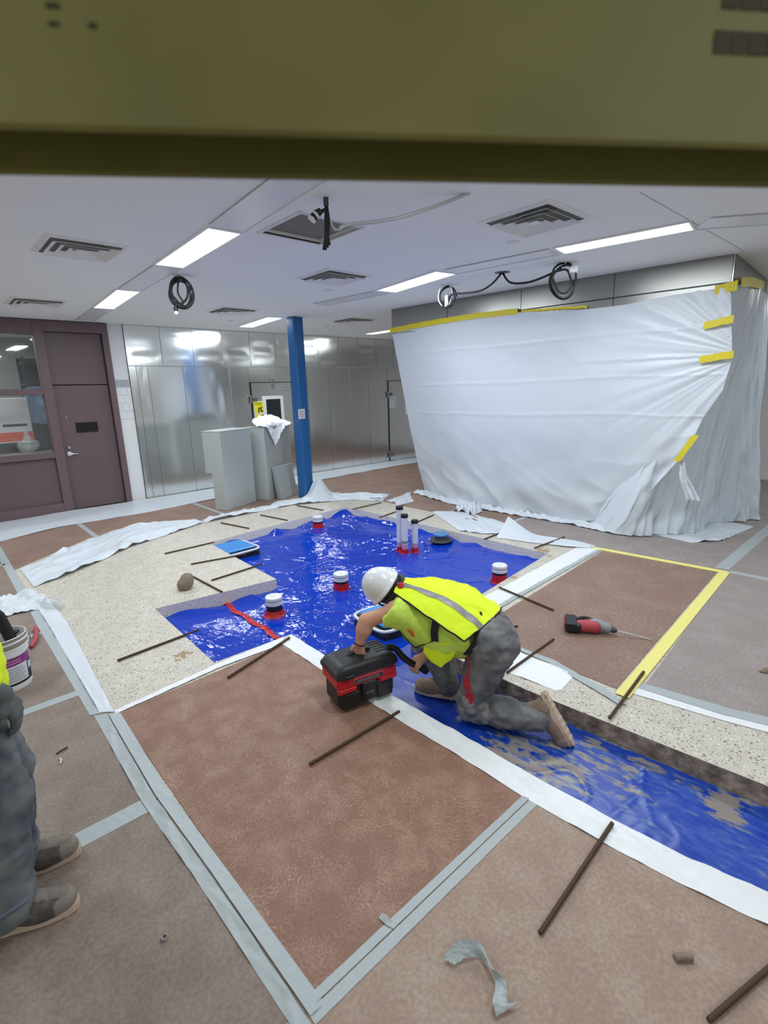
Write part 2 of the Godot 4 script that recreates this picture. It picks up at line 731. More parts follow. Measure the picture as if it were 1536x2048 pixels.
func make_materials():
	mat("ceiling_paint", [246, 248, 245], 0.85)
	mat("wall_paint", [228, 229, 230], 0.7)
	var tz = mat("terrazzo", [255, 255, 255], 0.42)
	world_tex(tz, tex(terrazzo_image(1024)), 1.5)
	var con = mat("cut_concrete", [238, 235, 231], 0.9)
	var ci = noise_img(512, 0.03, 4, 21)
	var cimg = Image.create(512, 512, false, Image.FORMAT_RGB8)
	for y in 512:
		for x in 512:
			var g = 0.86 + 0.18 * ci.get_pixel(x, y).r
			cimg.set_pixel(x, y, Color(g, g * 0.985, g * 0.965))
	world_tex(con, tex(cimg), 0.5)
	bump(con, ci, 0.12)
	var soil = mat("soiled_concrete", [176, 160, 146], 0.9)
	var so = Image.create(512, 512, false, Image.FORMAT_RGB8)
	var cj = noise_img(512, 0.012, 5, 22)
	for y in 512:
		for x in 512:
			var g = 0.5 + 0.65 * cj.get_pixel(x, y).r * (0.7 + 0.5 * ci.get_pixel(x, y).r)
			so.set_pixel(x, y, Color(g, g * 0.97, g * 0.94))
	world_tex(soil, tex(so), 0.6)
	bump(soil, ci, 0.2)
	# floor boards
	var bimg = board_image(1024, 1536, Color(0.525, 0.385, 0.318), Color(0.76, 0.65, 0.58), 3, 330, 800, 0.16)
	var m = mat("board_red_brown", [255, 255, 255], 0.62)
	m.albedo_texture = tex(bimg)
	m.uv1_scale = Vector3(1.0 / 1.28, 1.0 / 1.92, 1)
	var b2 = board_image(1024, 1024, Color(0.60, 0.51, 0.45), Color(0.74, 0.67, 0.615), 11, 60, 600, 0.2)
	m = mat("board_tan", [255, 255, 255], 0.66)
	m.albedo_texture = tex(b2)
	m.uv1_scale = Vector3(1.0 / 1.7, 1.0 / 1.7, 1)
	var b3 = board_image(1024, 1024, Color(0.51, 0.45, 0.405), Color(0.65, 0.6, 0.56), 19, 60, 600, 0.25)
	m = mat("board_dusty", [255, 255, 255], 0.7)
	m.albedo_texture = tex(b3)
	m.uv1_scale = Vector3(1.0 / 1.7, 1.0 / 1.7, 1)
	var b5 = board_image(768, 768, Color(0.575, 0.53, 0.515), Color(0.7, 0.66, 0.645), 29, 30, 450, 0.2)
	m = mat("board_pale", [255, 255, 255], 0.62)
	m.albedo_texture = tex(b5)
	m.uv1_scale = Vector3(1.0 / 1.7, 1.0 / 1.7, 1)
	var b4 = board_image(512, 512, Color(0.53, 0.425, 0.37), Color(0.68, 0.6, 0.55), 23, 22, 300, 0.15)
	m = mat("board_far", [255, 255, 255], 0.6)
	m.albedo_texture = tex(b4)
	m.uv1_scale = Vector3(1.0 / 1.7, 1.0 / 1.7, 1)
	# membranes
	var bl = mat("blue_membrane", [4, 56, 180], 0.085, 0.0, 0.5)
	bump(bl, noise_img(512, 0.012, 3, 31), 0.18)
	bl.uv1_triplanar = true
	bl.uv1_world_triplanar = true
	bl.uv1_scale = Vector3.ONE / 0.45
	var sl = mat("muddy_membrane", [255, 255, 255], 0.32)
	sl.albedo_texture = tex(slurry_image(384, 1536))
	# sheets and tapes
	var pw = mat("white_poly", [224, 231, 238], 0.34, 0.0, 0.45)
	pw.backlight_enabled = true
	pw.backlight = Color(0.5, 0.5, 0.52)
	bump(pw, noise_img(512, 0.008, 4, 35), 0.25)
	pw.uv1_triplanar = true
	pw.uv1_world_triplanar = true
	pw.uv1_scale = Vector3.ONE / 1.1
	var pc = mat("clear_poly", [232, 240, 248], 0.28, 0.0, 0.5)
	pc.transparency = BaseMaterial3D.TRANSPARENCY_ALPHA
	pc.albedo_color.a = 0.97
	pc.backlight_enabled = true
	pc.backlight = Color(0.5, 0.52, 0.55)
	mat("white_paper", [240, 242, 244], 0.6)
	var gt = mat("grey_tape", [170, 178, 180], 0.42)
	bump(gt, noise_img(256, 0.02, 3, 37), 0.2)
	gt.uv1_triplanar = true
	gt.uv1_world_triplanar = true
	gt.uv1_scale = Vector3.ONE / 0.3
	var wt = mat("white_tape", [234, 236, 238], 0.38)
	bump(wt, noise_img(256, 0.018, 4, 38), 0.5)
	wt.uv1_triplanar = true
	wt.uv1_world_triplanar = true
	wt.uv1_scale = Vector3.ONE / 0.5
	mat("yellow_tape", [238, 228, 132], 0.5)
	mat("bright_yellow_tape", [222, 205, 46], 0.5)
	# metals
	mat("stainless", [236, 237, 236], 0.18, 1.0)
	mat("brushed_steel", [150, 150, 148], 0.36, 1.0)
	mat("galvanized", [196, 202, 200], 0.4, 0.35)
	mat("steel_dark", [90, 92, 94], 0.4, 0.9)
	mat("chrome", [220, 222, 224], 0.15, 1.0)
	mat("frame_plum", [108, 88, 92], 0.5)
	mat("panel_plum", [102, 84, 88], 0.5)
	mat("column_blue", [24, 92, 152], 0.38)
	mat("black_plastic", [24, 25, 28], 0.45)
	mat("black_rubber", [20, 20, 22], 0.65)
	mat("dark_gap", [26, 25, 24], 0.9)
	mat("white_plastic", [228, 229, 232], 0.35)
	mat("grey_plastic", [140, 146, 148], 0.5)
	mat("red_plastic", [196, 20, 38], 0.4)
	mat("dull_red", [176, 62, 72], 0.55)
	var rf = mat("red_flashing", [190, 16, 30], 0.2)
	bump(rf, noise_img(256, 0.04, 4, 52), 0.4)
	rf.uv1_triplanar = true
	rf.uv1_world_triplanar = true
	rf.uv1_scale = Vector3.ONE / 0.15
	mat("pipe_white", [226, 226, 232], 0.3)
	mat("pipe_pink", [206, 150, 178], 0.35)
	mat("sky_blue_cover", [52, 138, 214], 0.3)
	mat("dial_blue", [70, 130, 180], 0.35)
	var rs = mat("rusty_steel", [86, 66, 50], 0.75, 0.35)
	bump(rs, noise_img(128, 0.1, 2, 53), 0.1)
	mat("stone", [138, 124, 106], 0.85)
	bump(mats["stone"], noise_img(256, 0.04, 4, 54), 0.5)
	mats["stone"].uv1_triplanar = true
	mats["stone"].uv1_scale = Vector3.ONE / 0.15
	mat("mortar", [150, 140, 126], 0.95)
	mat("label_white", [214, 216, 222], 0.5)
	mat("label_purple", [140, 30, 130], 0.45)
	mat("label_dark", [52, 34, 62], 0.45)
	mat("print_grey", [120, 126, 136], 0.6)
	mat("print_red", [176, 60, 60], 0.6)
	mat("poster_yellow", [236, 220, 30], 0.5)
	mat("print_black", [22, 22, 22], 0.6)
	mat("orange_paint", [226, 92, 38], 0.5)
	mat("screen_black", [34, 40, 42], 0.12)
	var pane = mat("glass_pane", [225, 235, 235], 0.03)
	pane.transparency = BaseMaterial3D.TRANSPARENCY_ALPHA
	pane.albedo_color.a = 0.03
	var beam = mat("beam_paint", [122, 117, 60], 0.6)
	var bn = noise_img(256, 0.01, 4, 57)
	var bi = Image.create(256, 256, false, Image.FORMAT_RGB8)
	for y in 256:
		for x in 256:
			var g = 0.86 + 0.2 * bn.get_pixel(x, y).r
			bi.set_pixel(x, y, Color(g, g, g * 0.97))
	world_tex(beam, tex(bi), 0.5)
	mat("stencil", [60, 46, 22], 0.7)
	# people
	var skin = mat("skin", [206, 152, 128], 0.55)
	skin.subsurf_scatter_enabled = true
	skin.subsurf_scatter_strength = 0.1
	mat("hair", [40, 30, 24], 0.8)
	var weave = noise_img(256, 0.12, 3, 61)
	for q in [["lime_shirt", [204, 234, 92], 0.75], ["hi_vis", [232, 255, 16], 0.6], ["trousers_grey", [255, 255, 255], 0.85], ["jeans", [255, 255, 255], 0.85], ["glove_grey", [88, 94, 94], 0.8]]:
		var c = mat(q[0], q[1], q[2])
		bump(c, weave, 0.12)
		c.uv1_triplanar = true
		c.uv1_scale = Vector3.ONE / 0.12
	mats["trousers_grey"].vertex_color_use_as_albedo = true
	mats["jeans"].vertex_color_use_as_albedo = true
	mat("reflective_grey", [140, 140, 140], 0.35)
	mat("helmet_white", [232, 234, 236], 0.25)
	var lt = mat("boot_leather", [255, 255, 255], 0.7)
	lt.vertex_color_use_as_albedo = true
	bump(lt, noise_img(128, 0.06, 3, 63), 0.15)
	lt.uv1_triplanar = true
	lt.uv1_scale = Vector3.ONE / 0.12
	mat("boot_sole", [196, 172, 152], 0.8)
	mat("ring_drain", [60, 62, 64], 0.5)
	var lens = mat("lamp_lens", [250, 250, 250], 0.4)
	lens.emission_enabled = true
	lens.emission = Color(1.0, 0.99, 0.97)
	lens.emission_energy_multiplier = 2.2
	mat("clear_bag", [222, 226, 228], 0.15)
	mats["clear_bag"].transparency = BaseMaterial3D.TRANSPARENCY_ALPHA
	mats["clear_bag"].albedo_color.a = 0.3


# ---------------------------------------------------------------- room
const PIT := [[1.28, -3.33], [1.30, -4.65], [2.48, -4.49], [2.55, -6.33], [5.08, -6.62], [5.12, -2.88], [2.56, -2.58], [2.58, -1.55], [2.63, -1.0], [2.67, -0.59], [2.70, -0.3], [2.76, 0.3], [2.82, 1.4], [2.3, 1.4], [2.14, 0.1], [2.07, -0.18], [2.01, -0.44], [1.98, -0.72], [1.96, -1.06], [1.95, -1.34], [1.94, -1.67], [1.92, -2.3], [1.91, -2.86], [1.92, -3.31]]


func build_floor():
	# slab top in pieces round the opening (one mesh), the cut faces as their own part
	var mb = MB.new()
	var P = flat(PIT)
	var y0 = -0.16
	var A = func(list): mb.prism(flat(list), y0, 0.0)
	A.call([[-5, -10.1], [1.30, -10.1], [1.30, -4.65], [1.28, -3.33], [1.28, 4], [-5, 4]])
	A.call([[1.30, -10.1], [2.55, -10.1], [2.55, -6.33], [2.48, -4.49], [1.30, -4.65]])
	A.call([[2.55, -10.1], [12, -10.1], [12, -6.62], [5.08, -6.62], [2.55, -6.33]])
	A.call([[12, -6.62], [12, -2.88], [5.12, -2.88], [5.08, -6.62]])
	A.call([[12, -2.88], [12, 4], [2.82, 4], [2.82, 1.4], [2.76, 0.3], [2.70, -0.3], [2.67, -0.59], [2.63, -1.0], [2.58, -1.55], [2.56, -2.58], [5.12, -2.88]])
	A.call([[1.28, -3.33], [1.92, -3.31], [1.91, -2.86], [1.92, -2.3], [1.94, -1.67], [1.95, -1.34], [1.96, -1.06], [1.98, -0.72], [2.01, -0.44], [2.07, -0.18], [2.14, 0.1], [2.3, 1.4], [2.3, 4], [1.28, 4]])
	A.call([[2.3, 1.4], [2.82, 1.4], [2.82, 4], [2.3, 4]])
	var fl = struct("floor", mb, mats["terrazzo"])
	# cut faces, a hand's breadth deep, facing into the pit
	var cut = MB.new()
	var dirty = MB.new()
	for i in P.size():
		var a = P[i]
		var b = P[(i + 1) % P.size()]
		var nrm = Vector2(b.y - a.y, a.x - b.x).normalized()
		if Geometry2D.is_point_in_polygon((a + b) / 2 + nrm * 0.02, PackedVector2Array(P)) == false:
			nrm = -nrm
		var L = a.distance_to(b)
		var steps = max(int(L / 0.06), 1)
		var rows = []
		for r in 5:
			var row = []
			for s in steps + 1:
				var q = a.lerp(b, float(s) / steps) + nrm * (0.002 + 0.004 * abs(noise_a.get_noise_2d(s * 9.0 + i * 31.0, r * 17.0)) * (0.0 if r == 0 else 1.0))
				row.append(Vector3(q.x, -0.16 * r / 4.0, q.y))
			rows.append(row)
		var inward = (rows[0][1] - rows[0][0]).cross(rows[1][0] - rows[0][0])
		(dirty if i >= 6 and i <= 11 else cut).grid(rows, false, false, inward.dot(Vector3(nrm.x, 0, nrm.y)) < 0)
	part("slab_edge", cut, mats["cut_concrete"], fl, "rough grey cut edge of the slab")
	part("trench_edge", dirty, mats["soiled_concrete"], fl, "soiled brown cut edge along the trench")
	# gravel bed below the membrane
	var bed = MB.new()
	bed.prism(flat([[-5, -10.1], [12, -10.1], [12, 4], [-5, 4]]), -0.3, -0.165)
	part("bed", bed, mats["mortar"], fl)


const DIFFUSERS := [[1.30, -5.27], [1.43, -8.37], [3.85, -2.42], [3.78, -4.94], [3.9, -7.72], [6.24, -7.64]]


func build_shell():
	mat("grey_tile", [172, 178, 182], 0.3)
	# ceiling with one open access hatch
	var hx0 = 2.31
	var hx1 = 2.88
	var hz0 = -3.95
	var hz1 = -3.38
	var mb = MB.new()
	var t = 0.12
	# openings: the hatch and one for each air diffuser
	var holes = [Rect2(hx0, hz0, hx1 - hx0, hz1 - hz0)]
	for q in DIFFUSERS:
		holes.append(Rect2(q[0] - 0.27, q[1] - 0.27, 0.54, 0.54))
	var xs = [-5.0, 12.0]
	var zs = [-13.5, 4.0]
	for r in holes:
		xs.append_array([r.position.x, r.end.x])
		zs.append_array([r.position.y, r.end.y])
	xs.sort()
	zs.sort()
	for i in xs.size() - 1:
		for k in zs.size() - 1:
			var c = Vector2((xs[i] + xs[i + 1]) / 2, (zs[k] + zs[k + 1]) / 2)
			if holes.any(func(r): return r.has_point(c)):
				continue
			mb.span(Vector3(xs[i], CEIL, zs[k]), Vector3(xs[i + 1], CEIL + t, zs[k + 1]))
	var ce = struct("ceiling", mb, mats["ceiling_paint"])
	var rec = MB.new()
	rec.span(Vector3(hx0 - 0.05, CEIL + 0.035, hz0 - 0.05), Vector3(hx1 + 0.05, CEIL + 0.05, hz1 + 0.05))
	var hatch = part("hatch_board", rec, mat("hatch_grey", [128, 126, 116], 0.85), ce, "grey board closing the open ceiling hatch")
	var rim = MB.new()
	for q in [[hx0 - 0.03, hz0 - 0.03, hx0, hz1 + 0.03], [hx1, hz0 - 0.03, hx1 + 0.012, hz1 + 0.03], [hx0, hz0 - 0.012, hx1, hz0], [hx0, hz1, hx1, hz1 + 0.012]]:
		rim.span(Vector3(q[0], CEIL - 0.008, q[1]), Vector3(q[2], CEIL + 0.01, q[3]))
	part("hatch_frame", rim, mats["wall_paint"], ce)
	# hairline joints in the plasterboard
	var jn = MB.new()
	jn.span(Vector3(3.92, CEIL - 0.001, -1.66), Vector3(6.5, CEIL + 0.001, -1.655))
	part("joint_line", jn, mats["print_grey"], ce)
	# other walls
	var w = MB.new()
	w.span(Vector3(-5.2, 0, -10.1), Vector3(-5, CEIL, 4))
	struct("wall_left", w, mats["wall_paint"])
	w = MB.new()
	w.span(Vector3(12, 0, -10.1), Vector3(12.2, CEIL, 4))
	struct("wall_right", w, mats["wall_paint"])
	w = MB.new()
	w.span(Vector3(-5, 0, 4), Vector3(12, CEIL, 4.2))
	struct("wall_front", w, mats["wall_paint"])
	# back wall: solid core, opening for the glazed screen at x 0.0 .. 1.66
	w = MB.new()
	w.span(Vector3(-5, 0, WALL_Z - 0.2), Vector3(-0.9, CEIL, WALL_Z))
	w.span(Vector3(-0.9, 3.15, WALL_Z - 0.2), Vector3(1.72, CEIL, WALL_Z - 0.02))
	w.span(Vector3(1.72, 0, WALL_Z - 0.2), Vector3(2.7, CEIL, WALL_Z - 0.12))
	w.span(Vector3(2.7, 0, WALL_Z - 0.2), Vector3(12, CEIL, WALL_Z - 0.03))
	w.span(Vector3(2.70, 0, WALL_Z - 0.1), Vector3(2.955, CEIL, WALL_Z + 0.01))
	var wb = struct("wall_back", w, mats["wall_paint"])
	# a few courses of white tile show on the pier beside the plum door
	rng.seed = 12
	for r in 5:
		for k in 3:
			var tb = MB.new()
			var x0 = 2.705 + (k - (0.5 if r % 2 else 0.0)) * 0.125
			var x1 = min(x0 + 0.119, 2.953)
			x0 = max(x0, 2.702)
			if x1 - x0 < 0.02:
				continue
			tb.span(Vector3(x0, 1.52 + r * 0.14, WALL_Z), Vector3(x1, 1.652 + r * 0.14, WALL_Z + 0.018), 0.003)
			part("tile", tb, mats["white_plastic"] if r < 4 else mats["grey_tile"], wb)
	stainless_wall(wb)
	screen_and_door()
	back_office()


func wavy_panel(x0, x1, y0, y1, z, sd, amp, yf = 62.0):
	var nx = 14
	var ny = 18
	var rows = []
	for i in ny + 1:
		var row = []
		for j in nx + 1:
			var u = float(j) / nx
			var v = float(i) / ny
			var x = lerpf(x0, x1, u)
			var y = lerpf(y0, y1, v)
			var edge = min(min(u, 1 - u) * (x1 - x0), min(v, 1 - v) * (y1 - y0))
			var d = amp * smoothstep(0.0, 0.15, edge) * noise_w.get_noise_3d(x * 14 + sd * 11.0, y * yf, sd * 14.0)
			row.append(Vector3(x, y, z + d))
		rows.append(row)
	var mb = MB.new()
	mb.grid(rows)
	# turned edges
	for j in nx:
		mb.quad(rows[0][j + 1], rows[0][j], rows[0][j] + Vector3(0, 0, -0.03), rows[0][j + 1] + Vector3(0, 0, -0.03))
		mb.quad(rows[ny][j], rows[ny][j + 1], rows[ny][j + 1] + Vector3(0, 0, -0.03), rows[ny][j] + Vector3(0, 0, -0.03))
	for i in ny:
		mb.quad(rows[i][0], rows[i + 1][0], rows[i + 1][0] + Vector3(0, 0, -0.03), rows[i][0] + Vector3(0, 0, -0.03))
		mb.quad(rows[i + 1][nx], rows[i][nx], rows[i][nx] + Vector3(0, 0, -0.03), rows[i + 1][nx] + Vector3(0, 0, -0.03))
	return mb


func stainless_wall(wb):
	var g = 0.004
	var up = [2.965, 3.59, 4.19, 4.80, 5.41, 6.01, 6.55, 7.15, 7.75, 8.35, 8.95, 9.55, 10.15, 10.75, 11.35, 12.0]
	for i in up.size() - 1:
		part("panel", wavy_panel(up[i] + g, up[i + 1] - g, 2.455, 3.155, WALL_Z, i + 1, 0.006, 190.0), mats["stainless"], wb)
	var low = [2.965, 3.10, 3.30, 3.95, 4.60, 4.90, 5.33, 6.36, 6.80, 7.41, 8.06, 8.66, 9.31, 10.35, 11.1, 12.0]
	for i in low.size() - 1:
		if i == 6 or i == 12:
			part("panel", wavy_panel(low[i] + g, low[i + 1] - g, 2.14, 2.445, WALL_Z, i + 41, 0.002), mats["stainless"], wb)
			continue
		part("panel", wavy_panel(low[i] + g, low[i + 1] - g, 0.0, 2.445, WALL_Z, i + 21, 0.006), mats["stainless"], wb)
	var tr = MB.new()
	tr.span(Vector3(2.955, 0, WALL_Z - 0.03), Vector3(2.968, CEIL, WALL_Z + 0.02))
	part("corner_bead", tr, mats["steel_dark"], wb)
	cold_door("door_2", 5.335, 6.355, true)
	cold_door("door_3", 9.315, 10.345, false)


func cold_door(called, x0, x1, first):
	var z = WALL_Z
	var d = struct_node(called)
	d.position = Vector3((x0 + x1) / 2, 0, z)
	var hw = (x1 - x0) / 2
	var s = MB.new()
	s.xf.origin = -d.position
	s.add(wavy_panel(x0 + 0.02, x1 - 0.02, 0.02, 2.12, z + 0.03, 63 if first else 67, 0.003))
	part("door_leaf", s, mats["stainless"], d)
	var f = MB.new()
	f.span(Vector3(-hw, 0, -0.03), Vector3(-hw + 0.012, 2.135, 0.012))
	f.span(Vector3(hw - 0.012, 0, -0.03), Vector3(hw, 2.135, 0.012))
	f.span(Vector3(-hw, 2.123, -0.03), Vector3(hw, 2.138, 0.012))
	part("door_frame", f, mats["steel_dark"], d)
	for hy in [1.78, 0.18]:
		var h = MB.new()
		h.box(Vector3(-hw - 0.015, hy, 0.05), Vector3(0.05, 0.16, 0.05), 0.012)
		h.box(Vector3(-hw + 0.06, hy, 0.045), Vector3(0.14, 0.075, 0.025), 0.008)
		part("hinge", h, mats["brushed_steel"], d)
	var wy = 1.53 if first else 1.53
	var wx = 0.0 if first else 0.38
	var wf = MB.new()
	var ow = 0.5
	var oh = 0.62
	for q in [[-ow / 2, -oh / 2, ow / 2, -oh / 2 + 0.07], [-ow / 2, oh / 2 - 0.07, ow / 2, oh / 2], [-ow / 2, -oh / 2 + 0.07, -ow / 2 + 0.07, oh / 2 - 0.07], [ow / 2 - 0.07, -oh / 2 + 0.07, ow / 2, oh / 2 - 0.07]]:
		wf.span(Vector3(wx + q[0], wy + q[1], 0.03), Vector3(wx + q[2], wy + q[3], 0.06), 0.005)
	part("window_frame", wf, mats["white_plastic"], d)
	var gl = MB.new()
	gl.span(Vector3(wx - 0.18, wy - 0.24, 0.035), Vector3(wx + 0.18, wy + 0.24, 0.045))
	part("window_glass", gl, mats["screen_black"], d)
	if first:
		var l = MB.new()
		l.box(Vector3(0.02, 2.16, 0.03), Vector3(0.05, 0.1, 0.05), 0.01)
		l.box(Vector3(0.03, 2.06, 0.05), Vector3(0.035, 0.14, 0.03), 0.008)
		part("door_closer", l, mats["brushed_steel"], d)
		var nm = MB.new()
		nm.span(Vector3(0.3, 2.01, 0.032), Vector3(0.43, 2.022, 0.036))
		nm.span(Vector3(0.3, 1.945, 0.032), Vector3(0.44, 1.968, 0.036))
		part("name_plate", nm, mats["print_grey"], d)
		var p = MB.new()
		p.span(Vector3(-0.47, 1.2, 0.031), Vector3(-0.24, 1.74, 0.034))
		var po = part("safety_poster", p, mats["label_white"], d, "yellow and white safety poster with black pictograms")
		var y1 = MB.new()
		y1.span(Vector3(-0.462, 1.49, 0.034), Vector3(-0.25, 1.73, 0.036))
		y1.span(Vector3(-0.455, 1.21, 0.034), Vector3(-0.25, 1.455, 0.036))
		part("yellow_field", y1, mats["poster_yellow"], po)
		var k = MB.new()
		k.tube(spline([Vector3(-0.365, 1.5, 0.037), Vector3(-0.365, 1.57, 0.037), Vector3(-0.34, 1.6, 0.037), Vector3(-0.315, 1.58, 0.037), Vector3(-0.31, 1.53, 0.037)], 4), 0.014, 6)
		k.span(Vector3(-0.315, 1.51, 0.036), Vector3(-0.262, 1.545, 0.038))
		k.box(Vector3(-0.285, 1.61, 0.037), Vector3(0.025, 0.025, 0.003), 0.0)
		k.box(Vector3(-0.285, 1.43, 0.037), Vector3(0.03, 0.03, 0.003), 0.0, Basis(Vector3.BACK, PI / 4))
		for q in [1.70, 1.68, 1.66]:
			k.span(Vector3(-0.45, q, 0.036), Vector3(-0.29, q + 0.006, 0.038))
		part("pictogram", k, mats["print_black"], po)
	else:
		var p = MB.new()
		p.span(Vector3(-0.47, 1.42, 0.031), Vector3(-0.26, 1.73, 0.034))
		var po = part("notice", p, mats["label_white"], d, "white notice framed in black")
		var k = MB.new()
		for q in [[-0.435, 1.45, -0.295, 1.46], [-0.435, 1.65, -0.295, 1.66], [-0.435, 1.45, -0.425, 1.66], [-0.305, 1.45, -0.295, 1.66], [-0.37, 1.5, -0.36, 1.6], [-0.44, 1.69, -0.3, 1.70]]:
			k.span(Vector3(q[0], q[1], 0.034), Vector3(q[2], q[3], 0.036))
		part("print", k, mats["print_black"], po)


func screen_and_door():
	var z = WALL_Z
	var bx = func(parent, called, x0, y0, x1, y1, za, zb, m, bev = 0.004):
		var b = MB.new()
		b.span(Vector3(x0, y0, z + za) - parent.position, Vector3(x1, y1, z + zb) - parent.position, bev)
		return part(called, b, m, parent)
	var w = struct_node("window_1")
	w.position = Vector3(0.4, 0, z)
	var fp = mats["frame_plum"]
	bx.call(w, "frame_post", 1.60, 0, 1.74, 3.15, -0.12, 0.06, fp)
	bx.call(w, "frame_post", -0.95, 0, -0.85, 3.15, -0.12, 0.06, fp)
	bx.call(w, "frame_head", -0.85, 2.93, 1.60, 3.15, -0.12, 0.06, fp)
	bx.call(w, "frame_rail", -0.85, 1.985, 1.60, 2.075, -0.12, 0.06, fp)
	bx.call(w, "frame_rail", -0.85, 0.94, 1.60, 1.04, -0.12, 0.06, fp)
	bx.call(w, "frame_sill", -0.85, 0.0, 1.60, 0.16, -0.12, 0.06, fp)
	bx.call(w, "lower_panel", -0.85, 0.16, 1.60, 0.94, -0.06, 0.0, mats["panel_plum"], 0.0)
	bx.call(w, "pane", -0.85, 2.075, 1.60, 2.93, -0.035, -0.027, mats["glass_pane"], 0.0)
	bx.call(w, "pane", -0.85, 1.04, 1.60, 1.985, -0.035, -0.027, mats["glass_pane"], 0.0)
	var d = struct_node("door_1")
	d.position = Vector3(2.18, 0, z)
	bx.call(d, "frame_post", 2.60, 0, 2.70, 3.15, -0.12, 0.06, fp)
	bx.call(d, "frame_head", 1.74, 2.98, 2.60, 3.15, -0.12, 0.06, fp)
	bx.call(d, "door_leaf", 1.75, 0.01, 2.59, 2.125, -0.07, -0.02, mats["panel_plum"], 0.003)
	bx.call(d, "transom_panel", 1.75, 2.14, 2.59, 2.975, -0.07, -0.02, mats["panel_plum"], 0.003)
	bx.call(d, "gap", 1.745, 2.124, 2.6, 2.141, -0.1, -0.05, mats["dark_gap"], 0.0)
	bx.call(d, "gap", 2.585, 0.0, 2.6, 2.98, -0.1, -0.05, mats["dark_gap"], 0.0)
	bx.call(d, "vision_plate", 1.99, 1.33, 2.33, 1.5, -0.02, -0.008, mats["dark_gap"], 0.003)
	var h = MB.new()
	h.xf = Transform3D(Basis(Vector3.RIGHT, PI / 2), Vector3(1.83, 0.98, z - 0.02) - d.position)
	h.lathe([Vector2(0.0, 0.0), Vector2(0.036, 0.0), Vector2(0.036, 0.008), Vector2(0.013, 0.012), Vector2(0.013, 0.055), Vector2(0, 0.055)], 20)
	h.xf = Transform3D(Basis(), -d.position)
	h.tube([Vector3(1.83, 0.98, z + 0.03), Vector3(1.88, 0.981, z + 0.036), Vector3(1.95, 0.978, z + 0.034)], [0.011, 0.010, 0.009], 10)
	part("lever_handle", h, mats["chrome"], d)
	h = MB.new()
	h.xf = Transform3D(Basis(Vector3.RIGHT, PI / 2), Vector3(1.835, 1.09, z - 0.02) - d.position)
	h.lathe([Vector2(0.03, 0.0), Vector2(0.03, 0.012), Vector2(0.022, 0.02), Vector2(0, 0.02)], 20)
	part("deadbolt", h, mats["chrome"], d)
	h = MB.new()
	h.xf = Transform3D(Basis(Vector3.RIGHT, PI / 2), Vector3(1.87, 1.6, z - 0.02) - d.position)
	h.lathe([Vector2(0.012, 0.0), Vector2(0.012, 0.006), Vector2(0, 0.006)], 14)
	part("peephole", h, mats["chrome"], d)


